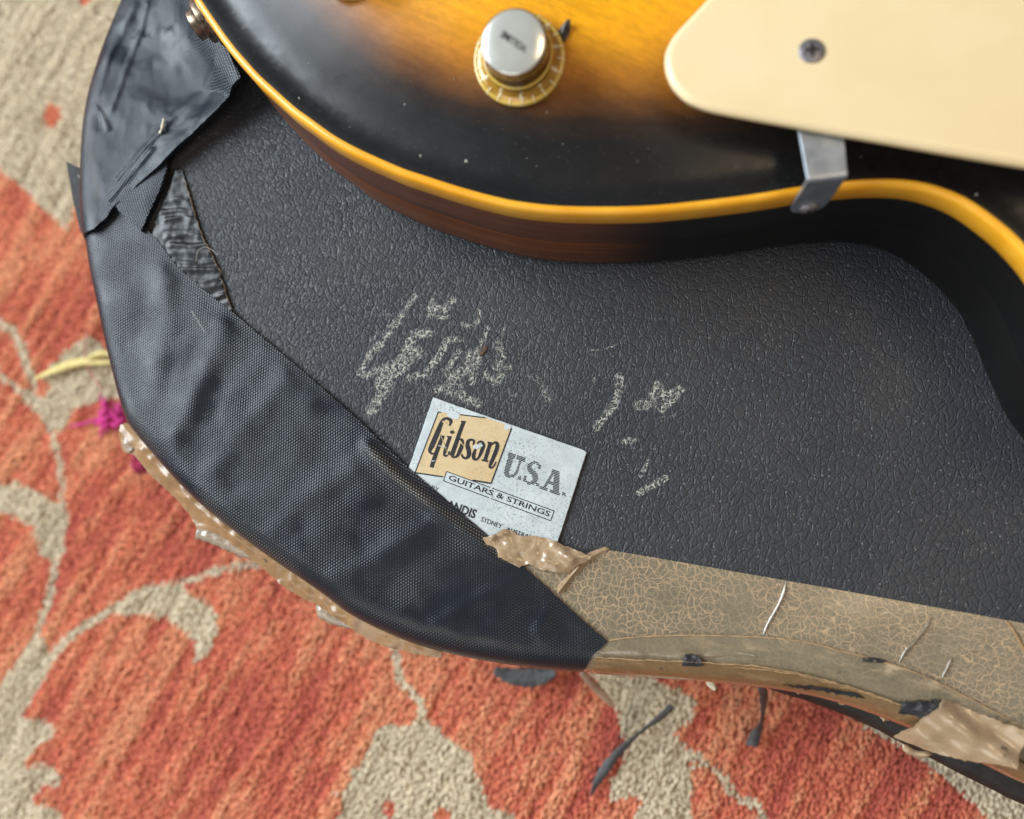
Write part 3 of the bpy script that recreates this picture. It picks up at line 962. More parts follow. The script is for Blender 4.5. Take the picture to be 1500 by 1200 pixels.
# crumpled end of the packing tape beside the badge
cr = sheet('packing_tape', [(700, 790), (722, 785), (739, 775), (748, 776), (760, 784), (781, 785), (798, 788), (813, 793), (828, 799), (840, 804), (860, 812), (868, 814), (858, 822), (843, 830), (833, 840), (822, 838), (800, 836), (775, 826), (760, 830), (730, 815)],
           M_crumple, 0.0018, 0.0010, ridged=0.00045, noise_amp=0.0005, noise_scale=130, fine=0.0002, fine_scale=300, seed=5, rag=0.0004,
           ridges=[([(723, 786), (742, 778)], 0.0010, 0.0012), ([(812, 800), (838, 822)], 0.0016, 0.0016), ([(790, 818), (812, 826)], 0.0012, 0.0010), ([(835, 815), (866, 814)], 0.0012, 0.0014)])
tag(cr, 'crumpled glossy tan tape end lying over the badge corner')
ribbon('tape_fold', [(866, 813), (852, 826), (838, 842), (827, 856), (817, 869)], 0.0014, M_crumple, parent=wide, lift=0.0006, h=0.0013, smooth=False)
ribbon('tape_fold', [(893, 804), (880, 808), (868, 814), (858, 818)], 0.0012, M_crumple, parent=wide, lift=0.0004, h=0.0006, smooth=False)

# serrated lower edge of the rolled tape
ser = [(905, 980), (960, 985), (1010, 991), (1036, 994), (1085, 1000), (1130, 1006), (1165, 1014), (1215, 1022), (1260, 1034), (1300, 1046), (1345, 1064)]
x0_, x1_ = at(900, 985, ZT - 0.02)[0], at(1350, 1075, ZT - 0.02)[0]
sel_ = np.where((RIM[:, 0] > x0_) & (RIM[:, 0] < x1_) & (RIM[:, 1] < 0))[0]
sel_ = sel_[np.argsort(RIM[sel_, 0])]
sline = resample(RIM[sel_] + RIMN[sel_] * 0.0014, 0.0007)
t = np.gradient(sline, axis=0); t /= np.linalg.norm(t, axis=1)[:, None]; nn = np.stack([t[:, 1], -t[:, 0]], 1)
m = len(sline); tooth = (np.arange(m) % 2) * 0.0004 + 0.0003 * np.abs(nz(sline, 600, 2.2)) + 0.0012 * np.maximum(0, np.sin(np.arange(m) * 0.30)) ** 6 - 0.0006
A = np.column_stack([sline - nn * 0.004, np.full(m, ZT - 0.0165)]); Bm = np.column_stack([sline + nn * tooth[:, None], np.full(m, ZT - 0.0195)]); C = np.column_stack([sline - nn * 0.004, np.full(m, ZT - 0.0215)])
i = np.arange(m - 1)
mesh_obj('serrated_edge', np.vstack([A, Bm, C]), np.vstack([np.column_stack([i, m + i, m + i + 1, i + 1]), np.column_stack([m + i, 2 * m + i, 2 * m + i + 1, m + i + 1])]), M_tapeedge, lip, smooth=False)

M_roll = mat_packing('packing_tape_dirty_roll', 0.3, (0.30, 0.23, 0.165), (0.58, 0.46, 0.34), 0.25, 0.0002, 0.3)
# torn black patches in the rolled tape
tp = sheet('torn_vinyl', [(1318, 1028), (1340, 1024), (1362, 1026), (1376, 1022), (1380, 1034), (1366, 1056), (1345, 1052), (1318, 1046)], M_shiny, 0.0028, 0.0009, flat_shade=True, ridged=0.0003, fine_scale=330, seed=8, rag=0.0008)
tag(tp, 'torn black vinyl showing through the brown tape')
tp2 = sheet('torn_vinyl', [(1150, 1005), (1190, 1005), (1230, 1011), (1255, 1015), (1266, 1022), (1245, 1020), (1215, 1015), (1170, 1009)], M_shiny, 0.0027, 0.0008, flat_shade=True, seed=9, rag=0.0006)
bit = sheet('torn_vinyl', [(1000, 966), (1003, 958), (1014, 956), (1023, 959), (1026, 968), (1030, 974), (1022, 976), (998, 975)], M_shiny, 0.0026, 0.0006, flat_shade=True, ridged=0.0002, fine_scale=500, seed=10, rag=0.0002)
fl = sheet('torn_vinyl', [(1262, 962), (1280, 962), (1297, 966), (1290, 970), (1262, 968)], M_shiny, 0.0016, 0.0006, fine=0.0002, fine_scale=500, seed=11)

# loose brown flap at the right
def flap_z(P):
    c = ats([(1420, 1060)], ZT)[0, :2]
    a = ats([(1375, 1022), (1322, 1088)], ZT)[:, :2]
    ud = (a[1] - a[0]) / np.linalg.norm(a[1] - a[0])
    s = (P - a[0]) @ ud
    return ZT + 0.0006 - 0.010 * sst(s, 0.004, 0.022) + 0.0012 * np.sin(s * 600)


fp = sheet('packing_tape', [(1376, 1022), (1410, 1034), (1455, 1052), (1496, 1067), (1490, 1090), (1478, 1119), (1455, 1114), (1425, 1116), (1390, 1108), (1360, 1103), (1323, 1090), (1335, 1072), (1355, 1048)],
           M_crumple, 0.0030, 0.0012, zfun=flap_z, noise_amp=0.0007, noise_scale=60, ridged=0.0003, fine=0.00015, fine_scale=160, seed=12, rag=0.0004, thick=0.0004)
tag(fp, 'loose tan tape flap peeling off the lower right edge')
ribbon('tape_fold', [(1323, 1090), (1330, 1099), (1345, 1105), (1365, 1105)], 0.0010, M_crumple, parent=fp, z=ZT - 0.008, lift=0, h=0.0010)
ribbon('tape_edge', [(1478, 1119), (1486, 1124), (1500, 1132), (1530, 1148)], 0.0005, M_tan, z=ZT - 0.012, lift=0, h=0.0005, parent=fp)

# brown tape flange sticking out below the gaffer tape on the lower left
fo = [(182, 624), (179, 640), (180, 658), (188, 664), (200, 667), (223, 697), (263, 732), (280, 753), (293, 777), (330, 792), (360, 812), (387, 830), (417, 857), (450, 877), (467, 884), (495, 903), (517, 918), (540, 934), (573, 947), (607, 954), (650, 962)]
fi = [(650, 950), (600, 930), (520, 890), (470, 850), (380, 785), (300, 720), (230, 650), (205, 630), (195, 620)]
ZF = ZT - 0.013


def flange_z(P):
    d = dist_polyline(P, RIM, True); ins = inside(P, RIM)
    s = np.where(ins, -d, d)
    return ZF + 0.0045 - 0.35 * np.clip(s, -0.004, 0.02)


fg = sheet('packing_tape', fo + fi, M_tan, 0.0, 0.0012, zfun=flange_z, zplane=ZF, noise_amp=0.0008, noise_scale=90, fine=0.0003, ridged=0.0005, fine_scale=170, seed=14, rag=0.0003, thick=0.0004,
           ridges=[([(215, 660), (300, 745), (370, 800)], 0.0016, 0.0012), ([(430, 850), (520, 910)], 0.0014, 0.0009)])
tag(fg, 'tan brown tape sticking out below the black tape at the lower left')


def tube_obj(name, px, radii, zs, mat, parent, seg=12, squash=0.6, wob=0.15, caps=True):
    P = np.array([at(x, y, z) for (x, y), z in zip(px, zs)])
    P = smooth_curve(np.column_stack([P, np.array(radii)]), 6)
    m = len(P); V = []; F = []
    for i in range(m):
        t = P[min(i + 1, m - 1), :3] - P[max(i - 1, 0), :3]; t /= np.linalg.norm(t) + 1e-12
        s = np.cross(t, [0, 0, 1.0]); s /= np.linalg.norm(s) + 1e-12; uu = np.cross(s, t)
        for k in range(seg):
            a = 2 * math.pi * k / seg
            w = 1 + wob * mnoise.noise(Vector((P[i, 0] * 500 + k * 1.7, P[i, 1] * 500, k * 0.9)))
            V.append(P[i, :3] + (s * math.cos(a) + uu * math.sin(a) * squash) * P[i, 3] * w)
    for i in range(m - 1):
        for k in range(seg):
            k2 = (k + 1) % seg
            F.append((i * seg + k, i * seg + k2, (i + 1) * seg + k2, (i + 1) * seg + k))
    if caps:
        F.append(tuple(range(seg))[::-1]); F.append(tuple((m - 1) * seg + k for k in range(seg)))
    return mesh_obj(name, V, F, mat, parent)


tube_obj('tape_roll', [(289, 781), (305, 784), (330, 794), (360, 807), (388, 819), (404, 826)], [0.0021, 0.0025, 0.0027, 0.0027, 0.0022, 0.0008], [ZT - 0.012] * 6, M_roll, fg, wob=0.35)
tube_obj('tape_roll', [(467, 884), (472, 890), (482, 898), (500, 908), (516, 917)], [0.0016, 0.0030, 0.0034, 0.0026, 0.0010], [ZT - 0.015] * 5, M_roll, fg, wob=0.3)
tube_obj('tape_roll', [(188, 634), (190, 648), (196, 660)], [0.0018, 0.0030, 0.0022], [ZT - 0.012] * 3, M_roll, fg, wob=0.5)

# ---- black gaffer tape, main diagonal strip
inner = [(150, 262), (205, 325), (232, 352), (262, 392), (300, 425), (347, 462), (380, 490), (440, 540), (525, 614), (560, 648), (598, 684), (650, 728), (720, 788), (790, 850), (840, 896), (890, 939)]


def drape(V):
    """slope of the strip down from the ridge where it bridges to the lid"""
    line = ats([(520, 640), (560, 676), (612, 722), (660, 762), (720, 808), (770, 855)], ZT)[:, :2]
    return 0.0


gA = sheet('gaffer_tape', inner + [(868, 960), (848, 1000), (760, 990), (680, 980), (600, 960), (520, 920), (380, 815), (290, 750), (180, 650), (150, 540), (110, 390), (108, 300)], M_gaffA,
           0.0014, 0.0017, noise_amp=0.0006, noise_scale=38, fine=0.00016, fine_scale=95, seed=21, skirt=0.013, rag=0.00012, thick=0.0002, pin=inner,
           ridges=[([(545, 655), (575, 690), (620, 726), (680, 772), (740, 812)], 0.0030, 0.0019),
                   ([(640, 765), (560, 815), (480, 850)], 0.0040, 0.0006), ([(760, 850), (700, 880), (640, 915)], 0.0030, 0.0005),
                   ([(520, 690), (450, 730), (400, 780)], 0.0045, 0.0006), ([(420, 560), (350, 640), (320, 690)], 0.0050, 0.0006),
                   ([(330, 480), (300, 560), (260, 640)], 0.0050, 0.0007), ([(240, 400), (250, 480), (230, 560)], 0.0050, 0.0006),
                   ([(810, 880), (790, 925)], 0.0025, 0.0007), ([(610, 640), (640, 690)], 0.0020, 0.0003)],
           wear=[([(548, 662), (590, 704), (630, 735)], 0.0016, 1.3), ([(640, 740), (700, 782), (740, 815)], 0.0014, 0.9),
                 ([(300, 735), (380, 795), (430, 832)], 0.0020, 0.55), ([(500, 875), (560, 905), (640, 935), (760, 950)], 0.0018, 0.32), ([(190, 600), (230, 665)], 0.0018, 0.4)])
tag(gA, 'broad diagonal strip of black gaffer tape across the corner')

# dark shiny tape left bare between the strips
pl = sheet('peeled_tape', [(246, 256), (258, 250), (268, 250), (273, 268), (280, 292), (290, 325), (302, 356), (314, 380), (324, 404), (334, 436), (345, 462), (330, 462), (300, 440), (262, 410), (240, 382), (222, 350), (234, 318), (240, 290)],
           M_peel, 0.0008, 0.0008, noise_amp=0.0002, noise_scale=120, seed=31, rag=0.0004, fine=0.00006, fine_scale=500,
           ridges=[([(232 + 3 * k + (k % 3) * 2, 300 + k * 12), (262 + 4.2 * k, 292 + k * 13 + (k % 2) * 5), (280 + 4.6 * k, 300 + k * 12)], 0.0009, 0.00022 + 0.00012 * (k % 3)) for k in range(14)])
tag(pl, 'strip of wrinkled shiny black tape with its cloth peeled off')
ribbon('tape_edge', [(262, 252), (271, 264), (281, 294), (290, 325), (302, 356), (314, 380), (324, 404), (335, 438), (345, 460)], 0.00018, M_roll, parent=pl, lift=0.0009, h=0.0003, jitter=0.0006)
# end of another strip with a cut edge
c2 = sheet('gaffer_tape', [(160, 285), (200, 235), (250, 225), (252, 250), (240, 285), (226, 315), (213, 343), (200, 332), (183, 315)], M_gaffB, 0.0034, 0.0010,
           noise_amp=0.0004, noise_scale=60, seed=33, thick=0.0006)
tag(c2, 'small cut end of black tape under the upper strip')

# ---- upper gaffer strip, pushed up against the guitar's side
LB = [(262, -90), (280, -30), (303, 20), (322, 52), (338, 84), (352, 110), (357, 119), (346, 131), (330, 152), (306, 176), (270, 207), (232, 243), (200, 270), (166, 302), (158, 318), (140, 338), (122, 346)]
LBZ = [0.015, 0.015, 0.015, 0.015, 0.0145, 0.0135, 0.012, 0.010, 0.0085, 0.0072, 0.0058, 0.0048, 0.0042, 0.0036, 0.0030, 0.0020, 0.0]
LBW = np.array([at(x, y, ZT + q)[:2] for (x, y), q in zip(LB, LBZ)])


def lift_edge(V):
    line = LBW[6:15]
    seg = np.array([np.argmin(((line - p) ** 2).sum(1)) for p in V])
    d = dist_polyline(V, line)
    up = np.array(LBZ[6:15])[seg] - 0.0030
    s = np.clip((V[:, 0] - line[-1, 0]) / (line[0, 0] - line[-1, 0]), 0, 1)
    up = 0.0003 + 0.0088 * s ** 1.6
    d2 = dist_polyline(V, LBW[:7])
    return np.maximum(up * np.exp(-(d / 0.012) ** 2), 0.012 * np.exp(-(d2 / 0.0115) ** 2))


gB = sheet('gaffer_tape', LB + [(100, 330), (100, 200), (115, 150), (160, 50), (190, -20), (215, -90)], M_gaffB, 0.0030, 0.0008, noise_amp=0.0007, noise_scale=45, fine=0.00022, fine_scale=130, seed=41,
           skirt=0.014, bumps=[lift_edge], thick=0.0006, pz=LBZ + [0] * 6,
           ridges=[([(226, 5), (214, 50), (196, 95), (172, 165)], 0.0014, 0.0004), ([(205, 15), (170, 80), (150, 140)], 0.0020, 0.0004), ([(168, 298), (200, 262), (232, 228)], 0.0011, 0.0005),
                   ([(180, 268), (220, 225), (255, 190)], 0.0012, 0.0005), ([(140, 150), (158, 178), (165, 195)], 0.0010, 0.0004), ([(128, 170), (145, 200)], 0.0010, 0.0003),
                   ([(260, 60), (300, 110)], 0.0030, 0.0006), ([(260, 180), (310, 140), (335, 118)], 0.0022, 0.0006)],
           wear=[([(135, 170), (140, 230), (150, 290)], 0.0016, 0.5), ([(150, 150), (164, 195)], 0.0008, 0.6)])
tag(gB, 'upper strip of black gaffer tape pushed up against the guitar')
# stray tape end hanging off the rim
fe_v = [at(97, 237, ZT - 0.010), at(117, 246, ZT - 0.006), at(126, 300, ZT - 0.004), at(128, 352, ZT - 0.005), at(118, 340, ZT - 0.010), at(106, 290, ZT - 0.012)]
fe_v += [v + np.array([0.0002, 0, -0.0005]) for v in fe_v]
mesh_obj('tape_flag', fe_v, [(0, 5, 4, 3, 2, 1), (6, 7, 8, 9, 10, 11)] + [(k, (k + 1) % 6, 6 + (k + 1) % 6, 6 + k) for k in range(6)], M_black, case, smooth=False)
# loose threads and fluff caught on the tape
def thread(name, px, r, zs, mat, parent=None, label=None, cat=None, seg=5, **k):
    o = tube_obj(name, px, [r] * len(px), zs if isinstance(zs, list) else [zs] * len(px), mat, parent, seg=seg, squash=1.0, wob=0.1, **k)
    if label: tag(o, label, cat)
    return o


M_thread = mat_plain('pale_thread', (0.55, 0.52, 0.46), 0.7)
M_fluff = mat_plain('cream_fluff', (0.72, 0.66, 0.48), 0.9)
thread('loose_thread', [(281, 456), (287, 466), (296, 480), (300, 486)], 0.00010, ZT + 0.0034, M_thread, gA)
thread('loose_thread', [(114, 256), (122, 268), (132, 274)], 0.00012, [ZT - 0.003, ZT + 0.001, ZT + 0.002], M_thread, gB)
thread('loose_thread', [(287, 383), (290, 368), (300, 362), (310, 366), (319, 374)], 0.00009, ZT + 0.0032, M_thread, pl)
zb = float(lid_z(ats([(238, 187)], ZT)[:, :2])[0][0]) + 0.0062
for k in range(7):
    a, b = random.uniform(-2.5, 2.5), random.uniform(-2, 2)
    tube_obj('fluff', [(235 + a, 195 + b), (237 - a * .5, 187), (240 + b, 176 + a)], [0.0002, 0.00045, 0.00015], [zb - 0.0012, zb - 0.0004 * k / 7, zb - 0.0008], M_fluff, gB, seg=5, wob=0.5)

# ------------------------------------------------------------------ the badge
ZB = ZT + 0.0010
badge_px = [(634.5, 582), (860, 661), (807, 826), (579, 742)]
bp = ats(badge_px, ZB)[:, :2]


def prism(poly, z0, z1, bev=0.0002):
    n = len(poly); c = poly.mean(0)
    ins = c + (poly - c) * (1 - bev / np.linalg.norm(poly - c, axis=1).mean())
    V = np.vstack([np.column_stack([poly, np.full(n, z0)]), np.column_stack([poly, np.full(n, z1 - bev)]), np.column_stack([ins, np.full(n, z1)])])
    F = [tuple(range(2 * n, 3 * n))] + [(k, (k + 1) % n, n + (k + 1) % n, n + k) for k in range(n)] + [(n + k, n + (k + 1) % n, 2 * n + (k + 1) % n, 2 * n + k) for k in range(n)]
    return V, F


def fix(poly):
    poly = np.asarray(poly)
    return poly[::-1] if poly_area(poly) < 0 else poly


bp = fix(resample(bp, 0.0015, True))
bp = bp + np.column_stack([nz(bp, 400, 1.1, 2), nz(bp, 400, 6.1, 2)]) * 0.00010
V, F = prism(bp, ZT - 0.0002, ZB, 0.00018)
badge = mesh_obj('badge', V, F, M_badge, case, smooth=False)
tag(badge, 'scratched silver name plate lettered Gibson U.S.A. Guitars & Strings')


def flat(name, px, z, mat, parent):
    p = fix(ats(px, z)[:, :2])
    Vt, Tt = triangulate(p, np.zeros((0, 2)), 0)
    return mesh_obj(name, np.column_stack([Vt, np.full(len(Vt), z)]), Tt, mat, parent, smooth=False)


c1 = dict(ox=600, oy=575, s=9.375)
panel_px = [(642.1, 603.3), (711, 611.6), (742, 622.5), (749.3, 627.3), (719.5, 708), (694, 703.9), (649, 698), (608, 692.3)]
flat('logo_panel', panel_px, ZB + 0.00003, M_cream, badge)
box_px = [(654, 690.7), (811.7, 748.7), (806.5, 762.9), (649.6, 704.4)]
flat('name_box', box_px, ZB + 0.00005, M_badge, badge)


def strokes_mesh(name, lines, z, mat, parent):
    """lines: list of (px points, widths in px) -> mitred flat ribbons"""
    V = []; F = []; zo = z
    for pts, w in lines:
        p = np.asarray(pts, float); m = len(p)
        w = np.full(m, w) if np.isscalar(w) else np.asarray(w, float)
        if m > 2:
            q = smooth_curve(np.column_stack([p, w]), 4); p = q[:, :2]; w = q[:, 2]; m = len(p)
        t = np.gradient(p, axis=0); t /= np.linalg.norm(t, axis=1)[:, None]
        n = np.stack([-t[:, 1], t[:, 0]], 1) * (w / 2)[:, None]
        b0 = len(V)
        V += list(ats(p + n, zo)) + list(ats(p - n, zo))
        for k in range(m - 1):
            F.append((b0 + k, b0 + m + k, b0 + m + k + 1, b0 + k + 1))
        zo += 0.000003
    return mesh_obj(name, V, F, mat, parent, smooth=False)


ZI = ZB + 0.00008
strokes_mesh('panel_border', [([(608, 692.3), (642.1, 603.3)], 1.7), ([(641.3, 603.6), (646.5, 604.2)], 1.6), ([(674, 607.5), (711.3, 612.2)], 1.7),
                              ([(749.3, 627.3), (719.5, 708)], 2.0), ([(607.5, 692.5), (649, 698.6)], 2.0), ([(692, 703.6), (719.5, 708.2)], 2.4)], ZI, M_ink, badge)
bo = box_px
strokes_mesh('box_border', [([bo[0], (bo[0][0] + (bo[1][0] - bo[0][0]) * .405, bo[0][1] + (bo[1][1] - bo[0][1]) * .405)], 1.25),
                            ([(bo[0][0] + (bo[1][0] - bo[0][0]) * .425, bo[0][1] + (bo[1][1] - bo[0][1]) * .425), bo[1]], 1.25), ([bo[1], bo[2]], 1.25),
                            ([bo[2], (bo[3][0] + (bo[2][0] - bo[3][0]) * .44, bo[3][1] + (bo[2][1] - bo[3][1]) * .44)], 1.25),
                            ([(bo[3][0] + (bo[2][0] - bo[3][0]) * .425, bo[3][1] + (bo[2][1] - bo[3][1]) * .425), bo[3]], 1.25), ([bo[3], bo[0]], 1.25)], ZI, M_ink, badge)
k_ = 1 / 9.375
def L(pts, w):
    return (crop(pts, **c1), (np.asarray(w, float) * k_) if not np.isscalar(w) else w * k_)


gib = [L([(548, 458), (568, 395), (530, 362), (478, 362), (440, 410), (400, 510), (350, 630), (300, 745)], [22, 48, 40, 36, 52, 68, 72, 72]),
       L([(305, 735), (275, 800), (300, 838), (350, 838), (390, 810)], [70, 48, 28, 22, 20]),
       L([(415, 600), (478, 604)], 22), L([(455, 600), (400, 740), (350, 875), (300, 1030)], [52, 56, 58, 56]),
       L([(510, 606), (578, 610)], 20), L([(555, 608), (515, 720), (482, 820)], [46, 50, 48]), L([(482, 815), (476, 862), (505, 872), (532, 848), (548, 806)], [44, 30, 24, 22, 20]),
       L([(704, 398), (772, 402)], 22), L([(745, 398), (690, 540), (640, 690), (575, 872)], [52, 54, 58, 62]),
       L([(650, 668), (690, 642), (722, 660), (715, 730), (690, 800), (655, 868), (610, 892), (570, 880)], [16, 24, 40, 52, 54, 40, 24, 18]),
       L([(868, 722), (884, 672), (850, 648), (805, 668), (795, 730), (812, 800), (812, 862), (780, 902), (735, 892), (712, 846)], [18, 34, 30, 44, 58, 62, 56, 36, 30, 22]),
       L([(905, 775), (880, 850), (882, 905), (915, 922), (950, 890), (990, 800), (1012, 730), (995, 682), (955, 676), (925, 705)], [30, 50, 48, 30, 34, 50, 52, 36, 26, 20]),
       L([(1070, 688), (1130, 694)], 24), L([(1110, 690), (1075, 800), (1035, 935)], [48, 52, 50]), L([(988, 928), (1078, 946)], 24),
       L([(1115, 730), (1160, 690), (1200, 700), (1200, 760), (1160, 870), (1110, 985)], [16, 28, 44, 54, 54, 48]), L([(1108, 985), (1100, 1025), (1130, 1034), (1162, 1000), (1188, 950)], [44, 32, 24, 22, 18])]
logo = strokes_mesh('logo_lettering', gib, ZI + 0.00001, M_ink, badge)
dot = [(580 + 27 * math.cos(a), 545 + 24 * math.sin(a)) for a in np.linspace(0, 2 * math.pi, 12, endpoint=False)]
flat('logo_dot', crop(dot, **c1), ZI + 0.0002, M_ink, badge)
# worn patches and scratches where the print is rubbed away
for k_i, pts in enumerate([[(515, 270), (560, 245), (640, 260), (690, 320), (665, 362), (610, 370), (555, 345), (520, 320)],
                           [(870, 735), (930, 715), (985, 690), (1005, 735), (960, 765), (925, 778), (885, 770)], [(1290, 470), (1330, 430), (1400, 450), (1385, 495), (1340, 520), (1300, 505)],
                           [(440, 395), (470, 390), (540, 455), (600, 505), (590, 520), (530, 475)], [(690, 650), (735, 715), (760, 740), (740, 735), (690, 680)],
                           [(395, 725), (470, 738), (525, 760), (470, 748), (395, 735)], [(305, 938), (345, 930), (345, 942), (305, 950)], [(535, 880), (541, 880), (420, 560), (414, 562)]]):
    flat('worn_patch', crop(pts, **c1), ZI + 0.00006 + 0.00001 * k_i, M_badge if k_i in (0, 2, 5, 6) else M_cream if k_i > 2 else M_badge, badge)


# U.S.A. in ruled lines: every letter cut into thin strips parallel to its baseline
c2_ = dict(ox=730, oy=640, s=10.714)
usa = [([(150, 270), (268, 312)], [52, 52], 0), ([(208, 290), (165, 420), (128, 545)], [88, 88, 84], 1), ([(128, 540), (130, 590), (185, 615), (240, 610)], [82, 66, 50, 46], 1), ([(235, 612), (285, 560), (320, 450), (352, 340)], [46, 42, 38, 38], 1),
       ([(285, 318), (422, 364)], [52, 52], 0), ([(330, 615), (330, 672)], [50, 50], 0),
       ([(640, 500), (652, 440)], [48, 44], 0), ([(640, 455), (600, 408), (545, 405), (490, 450), (495, 515), (560, 585), (580, 660), (550, 715), (490, 725), (430, 700), (400, 670)], [34, 36, 40, 66, 80, 84, 84, 64, 44, 36, 36], 1), ([(425, 600), (405, 690)], [44, 44], 0), ([(615, 722), (615, 780)], [50, 50], 0),
       ([(838, 520), (958, 560)], [40, 40], 0), ([(870, 540), (790, 680), (715, 800)], [44, 46, 48], 1), ([(915, 545), (910, 700), (900, 870)], [92, 96, 96], 1), ([(770, 705), (890, 748)], [34, 34], 0),
       ([(650, 785), (770, 828)], [52, 52], 0), ([(805, 848), (965, 902)], [54, 54], 0), ([(1025, 872), (1025, 930)], [52, 52], 0)]


def sdf_letters(P):
    m = np.zeros(len(P), bool)
    for pts, w, sm in usa:
        q = np.column_stack([np.asarray(pts, float), np.asarray(w, float)])
        if len(q) > 2: q = smooth_curve(q, 5)
        for a, b in zip(q[:-1], q[1:]):
            ab = b[:2] - a[:2]; ln = np.linalg.norm(ab)
            if ln < 1e-6: continue
            t = ((P - a[:2]) @ ab) / ln ** 2
            dpp = np.abs((P - a[:2]) @ np.array([-ab[1], ab[0]]) / ln)
            wt = a[2] + (b[2] - a[2]) * np.clip(t, 0, 1)
            ext = 0.0 if not sm else 8 / ln
            m |= (t >= -ext) & (t <= 1 + ext) & (dpp < wt / 2)
    return m


ang20 = math.radians(19.5); eu = np.array([math.cos(ang20), math.sin(ang20)]); ev = np.array([-math.sin(ang20), math.cos(ang20)])
V = []; F = []
for rv in np.arange(60, 640, 24.0):
    us = np.arange(150, 1300, 3.0)
    P = us[:, None] * eu + rv * ev
    mm = sdf_letters(P)
    d = np.diff(np.r_[0, mm.astype(int), 0])
    for s_, e_ in zip(np.where(d == 1)[0], np.where(d == -1)[0]):
        if e_ - s_ < 3: continue
        u0, u1 = us[0] + 3 * s_, us[0] + 3 * (e_ - 1)
        q = [eu * u0 + ev * (rv - 8.2), eu * u1 + ev * (rv - 8.2), eu * u1 + ev * (rv + 8.2), eu * u0 + ev * (rv + 8.2)]
        b0 = len(V); V += list(ats(crop(q, **c2_), ZI)); F.append((b0, b0 + 3, b0 + 2, b0 + 1))
mesh_obj('ruled_lettering', V, F, M_ink, badge, smooth=False)


def text_verts(s, off=0.0):
    cu = bpy.data.curves.new('lettering_source', 'FONT'); cu.body = s; cu.size = 1.0; cu.resolution_u = 3; cu.offset = off
    o = bpy.data.objects.new('lettering_source', cu); coll.objects.link(o)
    dg = bpy.context.evaluated_depsgraph_get()
    me = bpy.data.meshes.new_from_object(o.evaluated_get(dg))
    V = np.array([v.co[:2] for v in me.vertices]); F = [tuple(p.vertices) for p in me.polygons]
    bpy.data.objects.remove(o); bpy.data.curves.remove(cu); bpy.data.meshes.remove(me)
    return V, F


CAPH = 0.729


def text_px(name, s, p0, p1, hpx, z, mat, parent, bold=0.0, up=(0.335, -0.942)):
    V, F = text_verts(s, bold)
    x0, x1 = V[:, 0].min(), V[:, 0].max(); h = CAPH * 0.95
    p0 = np.array(p0); p1 = np.array(p1)
    P = p0 + ((V[:, :1] - x0) / (x1 - x0)) * (p1 - p0) + (V[:, 1:] / h) * hpx * np.array(up)
    return mesh_obj(name, ats(P, z), F, mat, parent, smooth=False)


text_px('lettering', 'GUITARS & STRINGS', (656.4, 702.6), (804.4, 757.0), 7.6, ZI, M_ink, badge, bold=0.018)
text_px('lettering', 'DIST. BY', (606.5, 707.0), (641.8, 720.0), 5.6, ZI, M_ink, badge)
text_px('lettering', 'LANDIS', (646.5, 742.0), (695.0, 759.6), 12.6, ZI, M_ink, badge, bold=0.03)
text_px('lettering', 'SYDNEY', (704.0, 763.4), (734.0, 774.6), 6.8, ZI, M_ink, badge, bold=0.008)
text_px('lettering', 'AUSTRALIA', (740.6, 778.0), (785.5, 794.0), 6.6, ZI, M_ink, badge, bold=0.008)
# brown speck of old glue on the vinyl
tube_obj('glue_spot', [(704, 520), (708, 514), (713, 507)], [0.0006, 0.0013, 0.0004], [ZT + 0.0001] * 3, mat_plain('old_glue', (0.10, 0.06, 0.04), 0.7, var=0.5, scale=900, bump=0.0004), lid, squash=0.35, wob=0.7)

# ------------------------------------------------------------------ the guitar
zb_ = EDGE - 0.008
low_px = [(290, 0), (303, 24), (330, 64), (351, 93), (370, 115), (389, 136), (415, 160), (442, 184), (460, 197), (493, 221), (526, 240), (560, 256), (597, 272), (627, 282), (660, 293), (693, 303), (727, 312), (760, 319), (810, 325), (860, 327), (910, 327), (960, 325),
          (1023, 319), (1097, 310), (1166, 299), (1236, 291), (1275, 289), (1317, 291), (1353, 299), (1390, 314), (1427, 339), (1463, 370), (1500, 414),
          (1527, 468), (1552, 530), (1590, 600), (1650, 660), (1740, 690), (1840, 670), (1910, 590), (1930, 470), (1915, 330), (1920, 180), (1990, 60), (2060, -60), (2080, -320), (2040, -640), (1900, -850), (1650, -930), (1350, -900), (1050, -960), (760, -960), (500, -860), (330, -660), (246, -420), (232, -240), (246, -120), (268, -50)]
OUT = resample(smooth_curve(ats(low_px, zb_)[:, :2], 8, True), 0.0022, True)
if poly_area(OUT) < 0:
    OUT = OUT[::-1]
tg = np.roll(OUT, -1, 0) - np.roll(OUT, 1, 0); tg /= np.linalg.norm(tg, axis=1)[:, None]
ON = np.stack([tg[:, 1], -tg[:, 0]], 1)
arcl = np.concatenate([[0], np.cumsum(np.linalg.norm(np.diff(OUT, axis=0), axis=1))])
nO = len(OUT)
c0 = OUT.mean(0)
guitar = thing('electric_guitar', (float(c0[0]), float(c0[1]), ZT), 'sunburst electric guitar body with amber binding, lying on the case', 'guitar')


def loft(name, rings, mat, parent, attrs=None, closed_top=False):
    V = np.vstack(rings); F = []
    n = len(rings[0]); i = np.arange(n); nx = np.roll(i, -1)
    for k in range(len(rings) - 1):
        a = i + k * n; b = a + n
        F.append(np.column_stack([a, a[nx], b[nx], b]))
    return mesh_obj(name, V, np.vstack(F), mat, parent, attrs=attrs)


def ring(off, z):
    return np.column_stack([OUT + ON * off, np.full(nO, z)])


